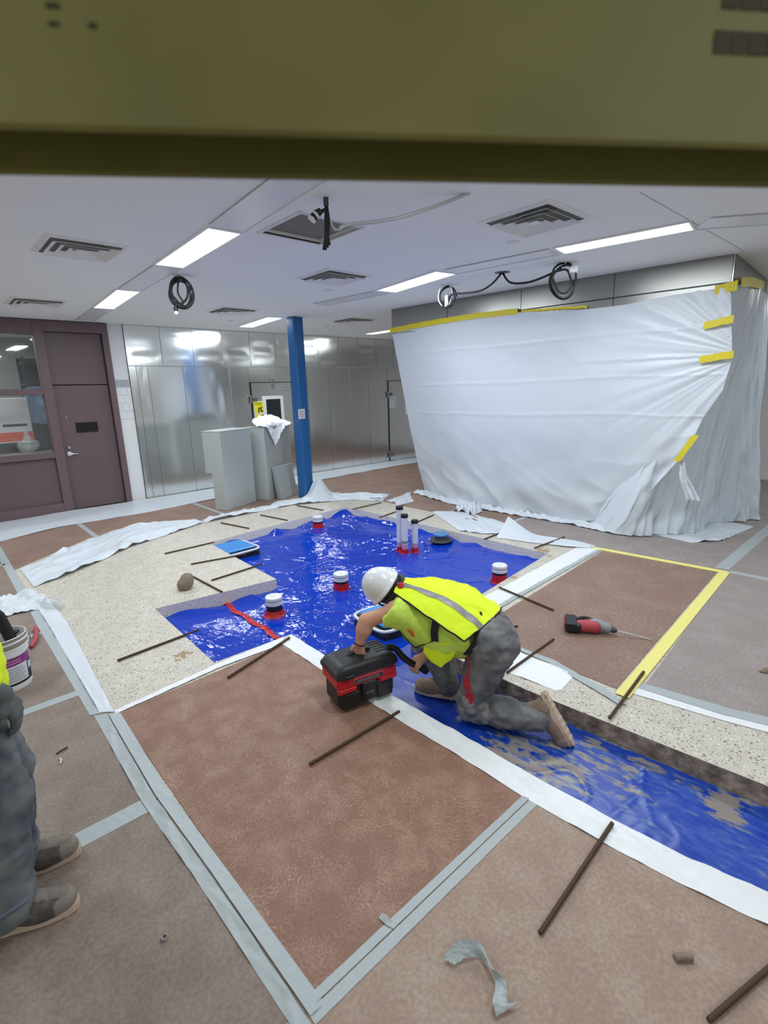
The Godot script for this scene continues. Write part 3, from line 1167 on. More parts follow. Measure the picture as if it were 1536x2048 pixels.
# what shows through the screen: a store room with a white cabinet, an orange band, dark shelving and a poly sheet
func back_office():
	var z = WALL_Z
	var w = MB.new()
	w.span(Vector3(-1.1, 0, -13.3), Vector3(2.7, CEIL, -13.2))
	w.span(Vector3(-1.2, 0, -13.3), Vector3(-1.1, CEIL, z - 0.2))
	w.span(Vector3(2.7, 0, -13.3), Vector3(2.8, CEIL, z - 0.2))
	w.span(Vector3(-1.1, -0.1, -13.3), Vector3(2.7, 0.0, z - 0.2))
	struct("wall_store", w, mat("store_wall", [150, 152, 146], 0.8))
	var c = thing("store_cabinet", "white cabinet with an orange band behind the plum framed window", "cabinet", Vector3(0.87, 0, -11.35))
	var b = MB.new()
	b.span(Vector3(-0.9, 0, -0.3), Vector3(0.62, 1.95, 0.3), 0.01)
	part("body", b, mats["white_plastic"], c)
	b = MB.new()
	b.span(Vector3(-0.905, 1.2, 0.3), Vector3(0.625, 1.36, 0.306))
	part("orange_band", b, mats["orange_paint"], c)
	b = MB.new()
	b.span(Vector3(-0.905, 0.9, 0.3), Vector3(0.625, 1.18, 0.306))
	part("dark_plinth", b, mats["print_black"], c)
	b = MB.new()
	b.span(Vector3(0.2, 1.46, 0.3), Vector3(0.55, 1.5, 0.312))
	part("handle", b, mats["print_black"], c)
	var s = thing("dark_shelving", "black shelving unit standing beside the banded cabinet behind glass", "shelf", Vector3(2.0, 0, -12.1))
	for y in [0.4, 1.0, 1.6, 2.2, 2.6]:
		b = MB.new()
		b.span(Vector3(-0.38, y - 0.02, -0.3), Vector3(0.5, y + 0.02, 0.3))
		part("shelf_board", b, mats["black_plastic"], s)
	for x in [-0.37, 0.49]:
		for zz in [-0.29, 0.29]:
			b = MB.new()
			b.span(Vector3(x - 0.02, 0, zz - 0.02), Vector3(x + 0.02, 2.7, zz + 0.02))
			part("upright", b, mats["black_plastic"], s)
	b = MB.new()
	b.span(Vector3(-0.38, 0, -0.32), Vector3(0.5, 2.7, -0.3))
	part("back_panel", b, mats["black_plastic"], s)
	var sh = cloth([Vector3(1.5, 2.1, -11.5), Vector3(1.7, 2.16, -11.6), Vector3(2.3, 2.08, -11.6)], [Vector3(1.54, 1.5, -11.45), Vector3(1.75, 1.45, -11.65), Vector3(2.35, 1.5, -11.55)], 24, 14, func(u, v, p): return Vector3(0, 0, 0.09 * noise_a.get_noise_2d(u * 130 + v * 60, v * 30)), 0.002)
	single("hanging_poly_sheet", sh, mat("blue_poly", [160, 192, 226], 0.3), "pale blue plastic sheet hung over shelving behind the window", "plastic sheet")
	var bag = sdf([[Vector3(0, 0.1, 0), Vector3(0.1, 0.12, 0), 0.11, 0.1], [Vector3(0.05, 0.2, 0), Vector3(0.04, 0.36, 0), 0.07, 0.015]], 0.02, 0.05, null, 0.02, 500.0)
	for i in bag.v.size():
		bag.v[i] += Vector3(1.3, 1.02, -10.75)
	single("clear_bag", bag, mats["clear_bag"], "clear tied plastic bag on the ledge behind the window", "bag")
	var led = MB.new()
	led.span(Vector3(-0.8, 0.96, -11.0), Vector3(2.4, 1.015, -10.35))
	for x in [-0.6, 1.4]:
		led.span(Vector3(x - 0.03, 0.0, -10.7), Vector3(x + 0.03, 0.96, -10.64))
	single("window_ledge_table", led, mats["grey_plastic"], "grey ledge table just behind the plum framed window", "table")


# ---------------------------------------------------------------- what lies on the floor
func board(list, m, label):
	var mb = MB.new()
	mb.prism(flat(list), 0.0, BOARD)
	return single("floor_board", mb, mats[m], label, "floor board", "hardboard floor protection sheets")


func tape(a, b, w, m, label, y = BOARD + 0.0004, group = "tape on the floor boards"):
	return single("floor_tape", tape_strip(Vector2(a[0], a[1]), Vector2(b[0], b[1]), w, y), mats[m], label, "tape", group)


func build_boards():
	board([[0.59, -3.17], [1.76, -3.21], [1.78, -2.73], [1.78, -1.9], [1.80, -1.46], [1.80, -1.08], [0.61, -1.10]], "board_red_brown", "red-brown hardboard sheet with boot prints in front of the wet vacuum")
	board([[0.56, -1.075], [1.81, -1.06], [1.83, -0.71], [1.87, -0.40], [1.92, -0.15], [2.0, 0.2], [2.2, 1.4], [2.2, 3], [0.56, 3]], "board_tan", "tan hardboard sheet under the torn grey tape scrap in the foreground")
	board([[-2.5, -5.6], [0.47, -5.6], [0.47, -3.61], [-2.5, -3.61]], "board_dusty", "dusty brown hardboard sheet under the white paint pail")
	board([[-2.5, -3.59], [0.47, -3.59], [0.55, -3.2], [0.56, -2.30], [-2.5, -2.30]], "board_dusty", "dusty hardboard sheet between the two grey cross tapes beside the gloved worker")
	board([[-2.5, -2.28], [0.565, -2.28], [0.59, -1.06], [-2.5, -1.06]], "board_dusty", "dusty hardboard sheet the jeans-clad worker stands on")
	board([[-2.5, -1.03], [0.54, -1.03], [0.54, 3], [-2.5, 3]], "board_dusty", "dusty hardboard sheet at the near corner below the taped joint")
	board([[-3, -7.3], [0.5, -7.3], [0.5, -5.62], [-3, -5.62]], "board_dusty", "brown hardboard sheet behind the paint pail")
	board([[-3, -9.9], [1.55, -9.9], [1.55, -7.9], [0.5, -6.98], [0.5, -7.32], [-3, -7.32]], "board_far", "brown hardboard sheet below the plum framed window")
	board([[1.57, -9.9], [3.4, -9.9], [3.4, -7.65], [2.4, -7.45], [1.57, -7.2]], "board_far", "brown hardboard sheet in front of the plum door")
	board([[3.42, -9.9], [6.6, -9.9], [6.6, -7.75], [5.4, -7.78], [3.42, -7.62]], "board_far", "brown hardboard sheet under the two steel cabinets")
	board([[5.75, -7.73], [6.62, -7.73], [6.62, -9.9], [11.8, -9.9], [11.8, -4.0], [5.75, -4.0]], "board_far", "large brown floor sheet between blue column and plastic covered hood")
	board([[5.74, -3.97], [11.8, -3.97], [11.8, -1.38], [5.8, -1.33], [5.72, -2.6]], "board_pale", "dusty floor sheet running under the hanging white plastic")
	board([[5.60, -2.47], [2.97, -2.3], [2.99, -1.16], [5.70, -1.34]], "board_far", "red-brown hardboard sheet with the rotary hammer on it")
	board([[3.18, -1.05], [5.80, -1.26], [5.80, 3], [3.7, 3], [3.26, -0.4]], "board_pale", "grey dusty floor sheet beyond the wide yellow tape")
	board([[5.83, -1.31], [11.8, -1.35], [11.8, 3], [5.83, 3]], "board_pale", "grey dusty floor sheet at the far edge past the yellow tape corner")


func crinkled_tape(A, B_, nu, nv, amp, m, label, sd, called = "floor_tape", cat = "tape", group = "tape on the floor boards"):
	var mb = cloth(A, B_, nu, nv, func(u, v, p): return Vector3(0, amp * max(0.0, noise_a.get_noise_3d(p.x * 900 + sd, p.z * 260, sd * 3.0) + 0.15) + 0.0006, 0), 0.0008)
	return single(called, mb, mats[m], label, cat, group)


# ragged flat patch of dried mud or a wet stain, a hair above its surface
func stain(parent, x, z, r, stretch, y, m, sd):
	var out = []
	for k in 40:
		var a = TAU * k / 40
		var q = r * (0.75 + 0.9 * noise_a.get_noise_2d(cos(a) * 60 + sd * 50, sin(a) * 60))
		out.append(Vector2(x + q * cos(a) * stretch, z + q * sin(a)))
	var mb = MB.new()
	mb.prism(out, y, y + 0.0006)
	part("stain", mb, mats[m], parent, "ragged dried mud stain")


func build_stains():
	var fl = get_node("floor")
	for q in [[1.16, -3.62, 0.055, 1.3, 1], [1.10, -3.56, 0.025, 1.2, 2], [5.2, -2.98, 0.07, 1.4, 3], [5.05, -2.82, 0.03, 1.6, 4], [4.2, -2.74, 0.03, 2.0, 5]]:
		stain(fl, q[0], q[1], q[2], q[3], 0.0, "mud_stain", q[4])


func build_tapes():
	var y = BOARD + 0.001
	# double taped joint left of the red-brown sheet, split by a lifted crease
	crinkled_tape(xz([[0.472, -3.25], [0.465, -2.33], [0.495, -1.74], [0.515, -1.03]], y), xz([[0.535, -3.2], [0.52, -2.33], [0.545, -1.74], [0.562, -1.03]], y + 0.002), 160, 6, 0.012, "grey_tape", "outer strip of the creased grey taped joint beside the red-brown sheet", 3)
	crinkled_tape(xz([[0.54, -3.2], [0.528, -2.33], [0.553, -1.74], [0.571, -1.05]], y + 0.004), xz([[0.60, -3.17], [0.585, -2.33], [0.605, -1.74], [0.625, -1.05]], y), 120, 5, 0.003, "grey_tape", "inner strip of the creased grey taped joint along the red-brown sheet", 8)
	crinkled_tape(xz([[0.57, -1.102], [1.805, -1.085]], y), xz([[0.57, -1.068], [1.81, -1.052]], y + 0.002), 60, 3, 0.002, "grey_tape", "grey tape strip along the near edge of the red-brown sheet", 12)
	crinkled_tape(xz([[0.57, -1.064], [1.81, -1.048]], y - 0.0005), xz([[0.57, -1.022], [1.815, -1.008]], y), 60, 3, 0.003, "grey_tape", "shiny grey tape strip edging the tan foreground sheet", 17)
	tape([0.50, -3.6], [-2.4, -3.62], 0.075, "grey_tape", "grey cross tape from the terrazzo corner towards the gloved hand")
	tape([0.49, -2.29], [-2.4, -2.34], 0.10, "grey_tape", "wide grey cross tape meeting the creased joint above the work boots")
	tape([0.55, -1.045], [-2.4, -1.05], 0.08, "grey_tape", "grey cross tape end at the near bottom corner of the joint")
	crinkled_tape(xz([[0.455, -5.95], [0.44, -5.0], [0.455, -3.27]], y), xz([[0.545, -5.9], [0.53, -5.0], [0.525, -3.24]], y), 60, 4, 0.003, "grey_tape", "long grey tape beside the white plastic edge of the terrazzo", 21)
	tape([0.46, -4.83], [-0.2, -4.85], 0.06, "grey_tape", "short grey cross tape just beyond the paint pail")
	tape([0.47, -9.8], [0.47, -5.95], 0.08, "grey_tape", "faded grey tape line leading to the plum framed window")
	tape([0.46, -7.31], [-2.9, -7.31], 0.09, "grey_tape", "faded grey cross tape left of the wrinkled plastic sheet end")
	tape([1.56, -9.85], [1.56, -7.4], 0.07, "grey_tape", "faded grey tape line in front of the plum door")
	tape([3.41, -9.85], [3.41, -7.7], 0.07, "grey_tape", "faded grey tape line beside the tall steel cabinet")
	tape([5.75, -3.985], [11.0, -3.985], 0.07, "grey_tape", "grey tape line running under the white plastic curtain")
	tape([5.85, -1.335], [11.0, -1.36], 0.12, "grey_tape", "wide grey tape from the yellow corner towards the plastic covered hood")
	tape([5.815, -1.25], [5.815, 2.9], 0.09, "grey_tape", "grey tape line running towards the viewer past the yellow corner")
	crinkled_tape(xz([[3.08, -1.12], [3.16, -0.6], [3.24, -0.36], [3.62, 2.9]], y), xz([[3.17, -1.05], [3.25, -0.6], [3.33, -0.38], [3.73, 2.9]], y), 50, 3, 0.002, "grey_tape", "grey tape edging the dusty sheet beside the speckled terrazzo strip", 25)
	crinkled_tape(xz([[3.01, -2.02], [3.02, -1.6], [2.93, -1.2], [2.86, -1.04]], y), xz([[2.965, -2.02], [2.965, -1.62], [2.875, -1.25], [2.83, -1.08]], y), 30, 3, 0.005, "grey_tape", "grey tape peeling across the terrazzo beside the kneeling worker", 29)
	crinkled_tape(xz([[3.1, -2.43], [5.62, -2.55]], y), xz([[3.1, -2.38], [5.62, -2.49]], y), 40, 2, 0.001, "grey_tape", "thin grey tape edge between white strip and drill sheet", 33)
	# yellow tape round the drill's sheet
	tape([5.66, -2.6], [5.765, -1.27], 0.085, "yellow_tape", "narrow pale yellow tape on the far side of the drill's sheet", BOARD + 0.0012, "yellow floor tape")
	tape([5.78, -1.285], [2.93, -1.10], 0.085, "yellow_tape", "wide pale yellow tape strip on the near side of the drill's sheet", BOARD + 0.0026, "yellow floor tape")
	# white tape edging of the pit and trench
	crinkled_tape(xz([[1.915, -3.3], [1.905, -2.86], [1.915, -2.3], [1.935, -1.67], [1.945, -1.34], [1.955, -1.06], [1.975, -0.72], [2.005, -0.44], [2.065, -0.18], [2.13, 0.1], [2.29, 1.4]], y), xz([[1.775, -3.2], [1.775, -2.73], [1.77, -2.2], [1.775, -1.9], [1.795, -1.46], [1.80, -1.08], [1.825, -0.71], [1.865, -0.40], [1.915, -0.15], [1.98, 0.2], [2.15, 1.4]], y + 0.0008), 220, 10, 0.009, "white_tape", "long white tape strip along the near edge of the trench", 41, "floor_tape", "tape", "white floor tape")
	crinkled_tape(xz([[0.58, -3.215], [1.28, -3.29], [1.85, -3.30]], y), xz([[0.575, -3.17], [1.28, -3.23], [1.78, -3.205]], y + 0.0008), 60, 3, 0.004, "white_tape", "narrow white tape strip on the terrazzo edge of the red-brown sheet", 45, "floor_tape", "tape", "white floor tape")
	crinkled_tape(xz([[3.0, -2.62], [5.69, -2.76]], 0.0015), xz([[3.0, -2.42], [5.69, -2.54]], y), 90, 6, 0.003, "white_tape", "broad white tape strip between the pit and the drill's sheet", 49, "floor_tape", "tape", "white floor tape")
	crinkled_tape(xz([[3.0, -1.1], [3.1, -0.6], [3.17, -0.36], [3.55, 2.9]], 0.003), xz([[3.1, -1.07], [3.19, -0.6], [3.27, -0.36], [3.66, 2.9]], 0.0035), 60, 3, 0.002, "white_tape", "thin white plastic lip beside the grey edging tape", 53, "floor_tape", "tape", "white floor tape")
	tape([4.72, -0.25], [4.9, -0.2], 0.06, "yellow_tape", "small yellow tape end at the picture edge on the dusty sheet", BOARD + 0.0004, "yellow floor tape")


func rumple(sd, amp, fu, fv):
	return func(u, v, p): return Vector3(0, amp * (0.35 + max(-0.35, noise_a.get_noise_2d(u * fu + sd * 31.0, v * fv + sd * 7.0) + 0.6 * (0.6 - absf(noise_b.get_noise_2d(u * fu * 1.7 + v * fv * 0.8, v * fv * 1.6 - sd * 13.0)) * 3.0))) * smoothstep(0.0, 0.05, u) * smoothstep(1.0, 0.95, u) + 0.001, 0)


func poly(A, B_, nu, nv, h, label, called = "plastic_sheet", m = "white_poly", y = 0.002):
	return single(called, cloth(xz(A, y), xz(B_, y), nu, nv, h, 0.0012), mats[m], label, "plastic sheet", "loose white plastic on the floor")


func build_sheets():
	poly([[0.54, -8.6], [1.3, -8.86], [2.61, -8.85], [3.85, -9.0], [6.01, -9.07], [7.56, -9.2], [9.55, -9.3], [11.5, -9.4]], [[0.5, -10.0], [1.46, -10.02], [2.59, -10.03], [2.92, -10.03], [4.34, -10.05], [6.85, -10.05], [8.6, -10.05], [11.5, -10.06]], 240, 9, rumple(1, 0.012, 160, 110), "long white plastic strip laid along the foot of the stainless wall", "plastic_sheet", "white_poly", BOARD + 0.002)
	poly([[0.58, -6.15], [0.88, -6.27], [1.29, -6.55], [1.74, -6.91], [2.26, -7.12], [2.95, -7.42]], [[0.56, -6.95], [0.96, -7.27], [1.38, -7.64], [1.82, -8.0], [2.19, -8.07], [2.97, -7.56]], 110, 16, rumple(2, 0.045, 110, 150), "wrinkled white plastic sheet on the terrazzo edge before the plum door", "plastic_sheet", "white_poly", BOARD + 0.002)
	var lump = func(u, v, p):
		var q = rumple(3, 0.045, 140, 120).call(u, v, p)
		q.y += 0.34 * exp(-pow((p.x - 5.2) / 0.18, 2) - pow((p.z + 7.55) / 0.2, 2))
		return q
	poly([[2.97, -7.40], [3.9, -7.42], [4.51, -7.42], [5.1, -7.15], [5.46, -6.98], [5.75, -6.45]], [[3.0, -7.60], [4.0, -7.75], [4.5, -7.8], [5.1, -7.63], [5.4, -7.6], [6.25, -6.8]], 140, 18, lump, "white plastic sheet heaped against the foot of the blue column", "plastic_sheet", "white_poly", 0.004)
	poly([[5.68, -5.99], [5.8, -6.2], [5.82, -6.42]], [[6.08, -6.0], [6.4, -6.4], [6.62, -6.6]], 24, 20, rumple(4, 0.03, 90, 80), "small torn white plastic scrap near the hood's far corner", "plastic_scrap", "white_poly", BOARD + 0.002)
	poly([[5.18, -4.25], [5.25, -3.95], [5.42, -3.74]], [[5.74, -5.26], [6.12, -4.9], [5.86, -3.9]], 24, 34, rumple(5, 0.022, 70, 80), "broad crumpled white plastic scrap on the terrazzo behind the drain", "plastic_scrap", "white_poly", 0.004)
	poly([[5.92, -4.98], [6.0, -4.8], [5.93, -4.62]], [[6.36, -5.12], [6.42, -4.9], [6.24, -4.66]], 14, 18, rumple(6, 0.12, 80, 70), "small upturned white plastic scrap beside the broad crumpled one", "plastic_scrap", "white_poly", BOARD + 0.01)
	var fan = func(u, v, p): return Vector3(0, 0.17 * pow(max(0.0, 1.0 - u * 2.6), 1.5) * v + 0.03 * absf(noise_a.get_noise_2d(u * 40, v * 420)) + 0.002, 0)
	poly([[5.24, -3.68], [5.33, -3.3], [5.47, -2.84], [5.62, -2.62]], [[5.66, -3.8], [5.68, -3.3], [5.75, -2.9], [5.7, -2.6]], 60, 22, fan, "torn white plastic fan draped over the terrazzo by two rebars", "plastic_scrap", "white_poly", 0.004)
	poly([[0.505, -5.92], [0.515, -5.0], [0.505, -3.26]], [[0.62, -5.85], [0.645, -4.9], [0.575, -3.2]], 110, 8, rumple(7, 0.01, 260, 60), "narrow white plastic strip along the terrazzo edge near the pail", "plastic_sheet", "white_poly", BOARD + 0.003)
	poly([[0.1, -6.0], [0.35, -6.02], [0.58, -5.9]], [[0.0, -5.3], [0.3, -5.45], [0.60, -5.4]], 26, 22, rumple(8, 0.05, 90, 90), "bunched white plastic heap just behind the paint pail", "plastic_scrap", "white_poly", BOARD + 0.003)
	poly([[2.66, -1.84], [2.7, -1.42], [2.74, -1.4]], [[2.955, -1.97], [2.955, -1.6], [2.95, -1.42]], 30, 16, rumple(9, 0.006, 90, 60), "flat white plastic sheet under a rebar beside the worker's hip", "plastic_scrap", "white_paper", 0.001)
	poly([[6.6, -1.85], [6.9, -1.62], [7.9, -1.5]], [[6.7, -2.5], [7.2, -2.3], [8.0, -2.1]], 40, 20, rumple(10, 0.03, 110, 80), "paint-stained white plastic bunched at the hood curtain's near corner", "plastic_scrap", "white_poly", BOARD + 0.002)
	var b = sdf([[Vector3(0.60, 0.03, -5.43), Vector3(0.66, 0.03, -5.3), 0.05, 0.035], [Vector3(0.57, 0.02, -5.52), Vector3(0.63, 0.04, -5.38), 0.03, 0.045]], 0.01, 0.04, func(p): return 0.003 - p.y, 0.012, 900.0)
	single("crumpled_bag", b, mats["clear_bag"], "small crumpled clear plastic bag on the terrazzo edge", "bag")


func rebar_mesh(L, r):
	var pts = []
	var rr = []
	var k = int(L / 0.0085)
	for i in k + 1:
		pts.append(Vector3(-L / 2 + L * i / k, r, 0))
		rr.append(r * (1.1 if i % 2 else 0.92))
	var mb = MB.new()
	mb.tube(pts, rr, 8)
	return mb.mesh()


func build_rebar():
	var m = rebar_mesh(0.64, 0.009)
	m.surface_set_material(0, mats["rusty_steel"])
	var E_ = [
		[1.98, -6.26, 2.57, -6.27, "rebar dowel on the terrazzo beside the blue floor sink cover, farthest of four"],
		[2.06, -5.61, 2.62, -5.49, "rebar dowel poking past the floor sink's white rim"],
		[1.98, -4.94, 2.60, -5.00, "rebar dowel across the terrazzo point that juts into the pit"],
		[1.88, -5.19, 1.91, -4.56, "rebar dowel lying from the stone to the pit edge"],
		[0.78, -3.86, 1.40, -3.91, "rebar dowel on the speckled terrazzo ending over the pit's near bay"],
		[1.24, -3.04, 1.87, -3.24, "rebar dowel across the corner of the red-brown sheet by the pit"],
		[1.18, -1.96, 1.83, -1.95, "rebar dowel on the red-brown sheet in front of the wet vacuum"],
		[1.30, -0.69, 1.94, -0.72, "rusty rebar dowel on the tan foreground sheet, the nearest whole one"],
		[1.43, -0.21, 2.07, -0.02, "rusty rebar dowel cut by the picture's lower corner"],
		[3.85, -2.65, 3.75, -2.05, "rebar dowel lying from the white tape towards the rotary hammer"],
		[3.28, -2.09, 2.72, -2.36, "rebar dowel mostly hidden behind the kneeling worker's back"],
		[2.64, -1.75, 3.30, -1.77, "rebar dowel over the flat white plastic beside the worker"],
		[2.64, -1.05, 3.29, -1.11, "rebar dowel crossing the yellow tape end by the trench"],
		[3.12, -7.17, 3.25, -6.57, "rebar dowel on the pit's far rim nearest the tall steel cabinet"],
		[3.78, -7.15, 3.88, -6.56, "rebar dowel on the pit's far rim, second from the tall steel cabinet"],
		[4.55, -7.29, 4.64, -6.68, "rebar dowel on the pit's far rim in front of the blue column"],
		[4.99, -6.33, 5.64, -6.34, "rebar dowel at the pit's farthest corner"],
		[4.92, -5.60, 5.55, -5.72, "rebar dowel behind the three white pipes, farther one"],
		[4.96, -4.95, 5.58, -5.09, "rebar dowel behind the three white pipes, nearer one"],
		[5.07, -3.75, 5.71, -3.78, "rebar dowel between the two crumpled plastic scraps"],
		[5.13, -3.08, 5.82, -3.05, "rebar dowel across the torn plastic fan near the pit corner"]]
	for e in E_:
		var a = Vector2(e[0], e[1])
		var b = Vector2(e[2], e[3])
		var o = MeshInstance3D.new()
		o.name = numbered("rebar")
		o.mesh = m
		add_child(o)
		var c = (a + b) / 2
		var on_board = e[4].contains("sheet") or e[4].contains("hammer") or e[4].contains("yellow") or e[4].contains("corner")
		o.position = Vector3(c.x, 0.0085 if on_board else 0.002, c.y)
		o.rotation.y = -atan2(b.y - a.y, b.x - a.x)
		tag(o, e[4], "rebar", "rebar dowels lying round the pit")


# ---------------------------------------------------------------- the membranes
func wrinkle(x, z):
	var wx = noise_c.get_noise_2d(x * 50, z * 50) * 0.4
	var wz = noise_c.get_noise_2d(x * 50 + 500, z * 50 - 200) * 0.4
	var a = max(1.0 - absf(noise_w.get_noise_2d((x + wx) * 45, (z + wz) * 70)) * 6.5, 0.0)
	var b = max(1.0 - absf(noise_w.get_noise_2d((x - wz) * 85 + 900, (z + wx) * 65)) * 7.0, 0.0)
	var c = max(1.0 - absf(noise_w.get_noise_2d((x + wz) * 150 + 50, (z - wx) * 120 + 700)) * 7.0, 0.0)
	var m = smoothstep(-0.3, 0.3, noise_w.get_noise_2d(x * 40 - 300, z * 40 + 80))
	var q = smoothstep(-0.2, 0.5, noise_w.get_noise_2d(x * 70 + 40, z * 55 - 900))
	return 0.010 * a * a * (0.3 + m) + 0.008 * b * b * (0.15 + q) + 0.005 * c * c * m * q + 0.020 * noise_w.get_noise_2d(x * 38, z * 38) + 0.004 * noise_c.get_noise_2d(x * 150, z * 150)


func build_membranes():
	var pg = PackedVector2Array(flat([[1.28, -3.33], [1.30, -4.65], [2.48, -4.49], [2.55, -6.33], [5.08, -6.62], [5.12, -2.88], [2.56, -2.58], [2.56, -2.5], [1.9, -2.5], [1.92, -3.31]]))
	var big = Geometry2D.offset_polygon(pg, 0.03)[0]
	var far = [[0, 1], [1, 2], [3, 4], [4, 5]]
	var cell = 0.015
	var nx = int(3.95 / cell)
	var nz = int(4.25 / cell)
	var idx = PackedInt32Array()
	idx.resize((nx + 1) * (nz + 1))
	idx.fill(-1)
	var mb = MB.new()
	for k in nz + 1:
		var z = -6.68 + k * cell
		for i in nx + 1:
			var x = 1.23 + i * cell
			var p = Vector2(x, z)
			if not Geometry2D.is_point_in_polygon(p, big):
				continue
			var h = wrinkle(x, z)
			var lift = 0.0
			for s in far:
				var q = Geometry2D.get_closest_point_to_segment(p, pg[s[0]], pg[s[1]])
				var d = q.distance_to(p)
				if d < 0.16:
					lift = max(lift, (0.16 - d) * (0.2 + 0.45 * noise_w.get_noise_2d(x * 110, z * 110)) * (1.0 if s[0] >= 3 else 0.45))
			h += lift
			idx[k * (nx + 1) + i] = mb.v.size()
			mb.v.append(Vector3(x, PIT_Y + h, z))
			mb.n.append(Vector3.UP)
			mb.uv.append(p)
			mb.col.append(Color.WHITE)
	for k in nz:
		for i in nx:
			var a = idx[k * (nx + 1) + i]
			var b = idx[k * (nx + 1) + i + 1]
			var c = idx[(k + 1) * (nx + 1) + i + 1]
			var d = idx[(k + 1) * (nx + 1) + i]
			if a < 0 or b < 0 or c < 0 or d < 0:
				continue
			# seen from above, x right and z towards: a, d, c, b runs counter-clockwise
			mb.ix.append_array([a, b, c, a, c, d])
	var ccw = PackedInt32Array()
	for i in range(0, mb.ix.size(), 3):
		ccw.append_array([mb.ix[i], mb.ix[i + 2], mb.ix[i + 1]])
	mb.n = _normals(mb.v, ccw)
	single("blue_membrane", mb, mats["blue_membrane"], "glossy wrinkled blue vapour barrier sheet lining the floor pit", "membrane")
	# trench: the same film, muddied; u across, v along
	var rows = []
	var uvs = []
	for k in 261:
		var z = -2.66 + k * 0.0155
		var row = []
		var ur = []
		for i in 56:
			var u = i / 55.0
			var x0 = 1.87 + max(0.0, (z + 1.6) * 0.06) + max(0.0, (z + 0.3)) * 0.02
			var x = lerpf(x0, 2.66 + max(0.0, (z + 1.5) * 0.06), u)
			row.append(Vector3(x, PIT_Y + 0.004 + wrinkle(x, z) * 0.55 + 0.02 * pow(absf(u - 0.5) * 2.0, 6), z))
			ur.append(Vector2(u, k / 260.0))
		rows.append(row)
		uvs.append(ur)
	var tb = MB.new()
	var flip = (rows[0][1] - rows[0][0]).cross(rows[1][0] - rows[0][0]).y < 0
	tb.grid(rows, false, false, flip, uvs)
	single("muddy_membrane", tb, mats["muddy_membrane"], "blue membrane smeared with tan slurry along the trench bottom", "membrane")
	# red seam tape across the near bay
	var A = []
	var B_ = []
	rng.seed = 6
	for k in 40:
		var t = k / 39.0
		var z = lerpf(-4.62, -3.38, t)
		var x = lerpf(1.94, 1.915, t) + 0.012 * sin(t * 21)
		var wd = 0.028 + 0.012 * noise_a.get_noise_1d(k * 40.0)
		A.append(Vector3(x - wd, PIT_Y + wrinkle(x - wd, z) + 0.006, z))
		B_.append(Vector3(x + wd, PIT_Y + wrinkle(x + wd, z) + 0.006, z))
	A.push_front(A[0] + Vector3(0, 0.05, -0.05))
	B_.push_front(B_[0] + Vector3(0, 0.05, -0.05))
	var st = cloth(A, B_, 120, 6, func(u, v, p): return Vector3(0, 0.008 * noise_b.get_noise_2d(u * 900, v * 120) + 0.006 * sin(v * PI), 0), 0.001)
	single("seam_tape", st, mats["red_flashing"], "crinkled red seam tape across the near bay of the blue sheet", "tape")


# ---------------------------------------------------------------- fittings in the pit
func red_collar(o, r0, r1, h, sd):
	var prof = []
	var rows = []
	for i in 9:
		var t = i / 8.0
		var row = []
		for k in 28:
			var a = -TAU * k / 28
			var r = lerpf(r1, r0, pow(t, 0.6)) * (1.0 + 0.22 * (1 - t) * noise_a.get_noise_2d(k * 60.0 if k < 14 else (28 - k) * 60.0, sd * 90.0 + t * 40))
			row.append(Vector3(r * cos(a), h * t * t + 0.004 * noise_b.get_noise_2d(k * 90.0, t * 90.0 + sd), r * sin(a)))
		rows.append(row)
	var mb = MB.new()
	mb.grid(rows, false, true)
	return part("red_flashing", mb, mats["red_flashing"], o, "crinkled red flashing tape")


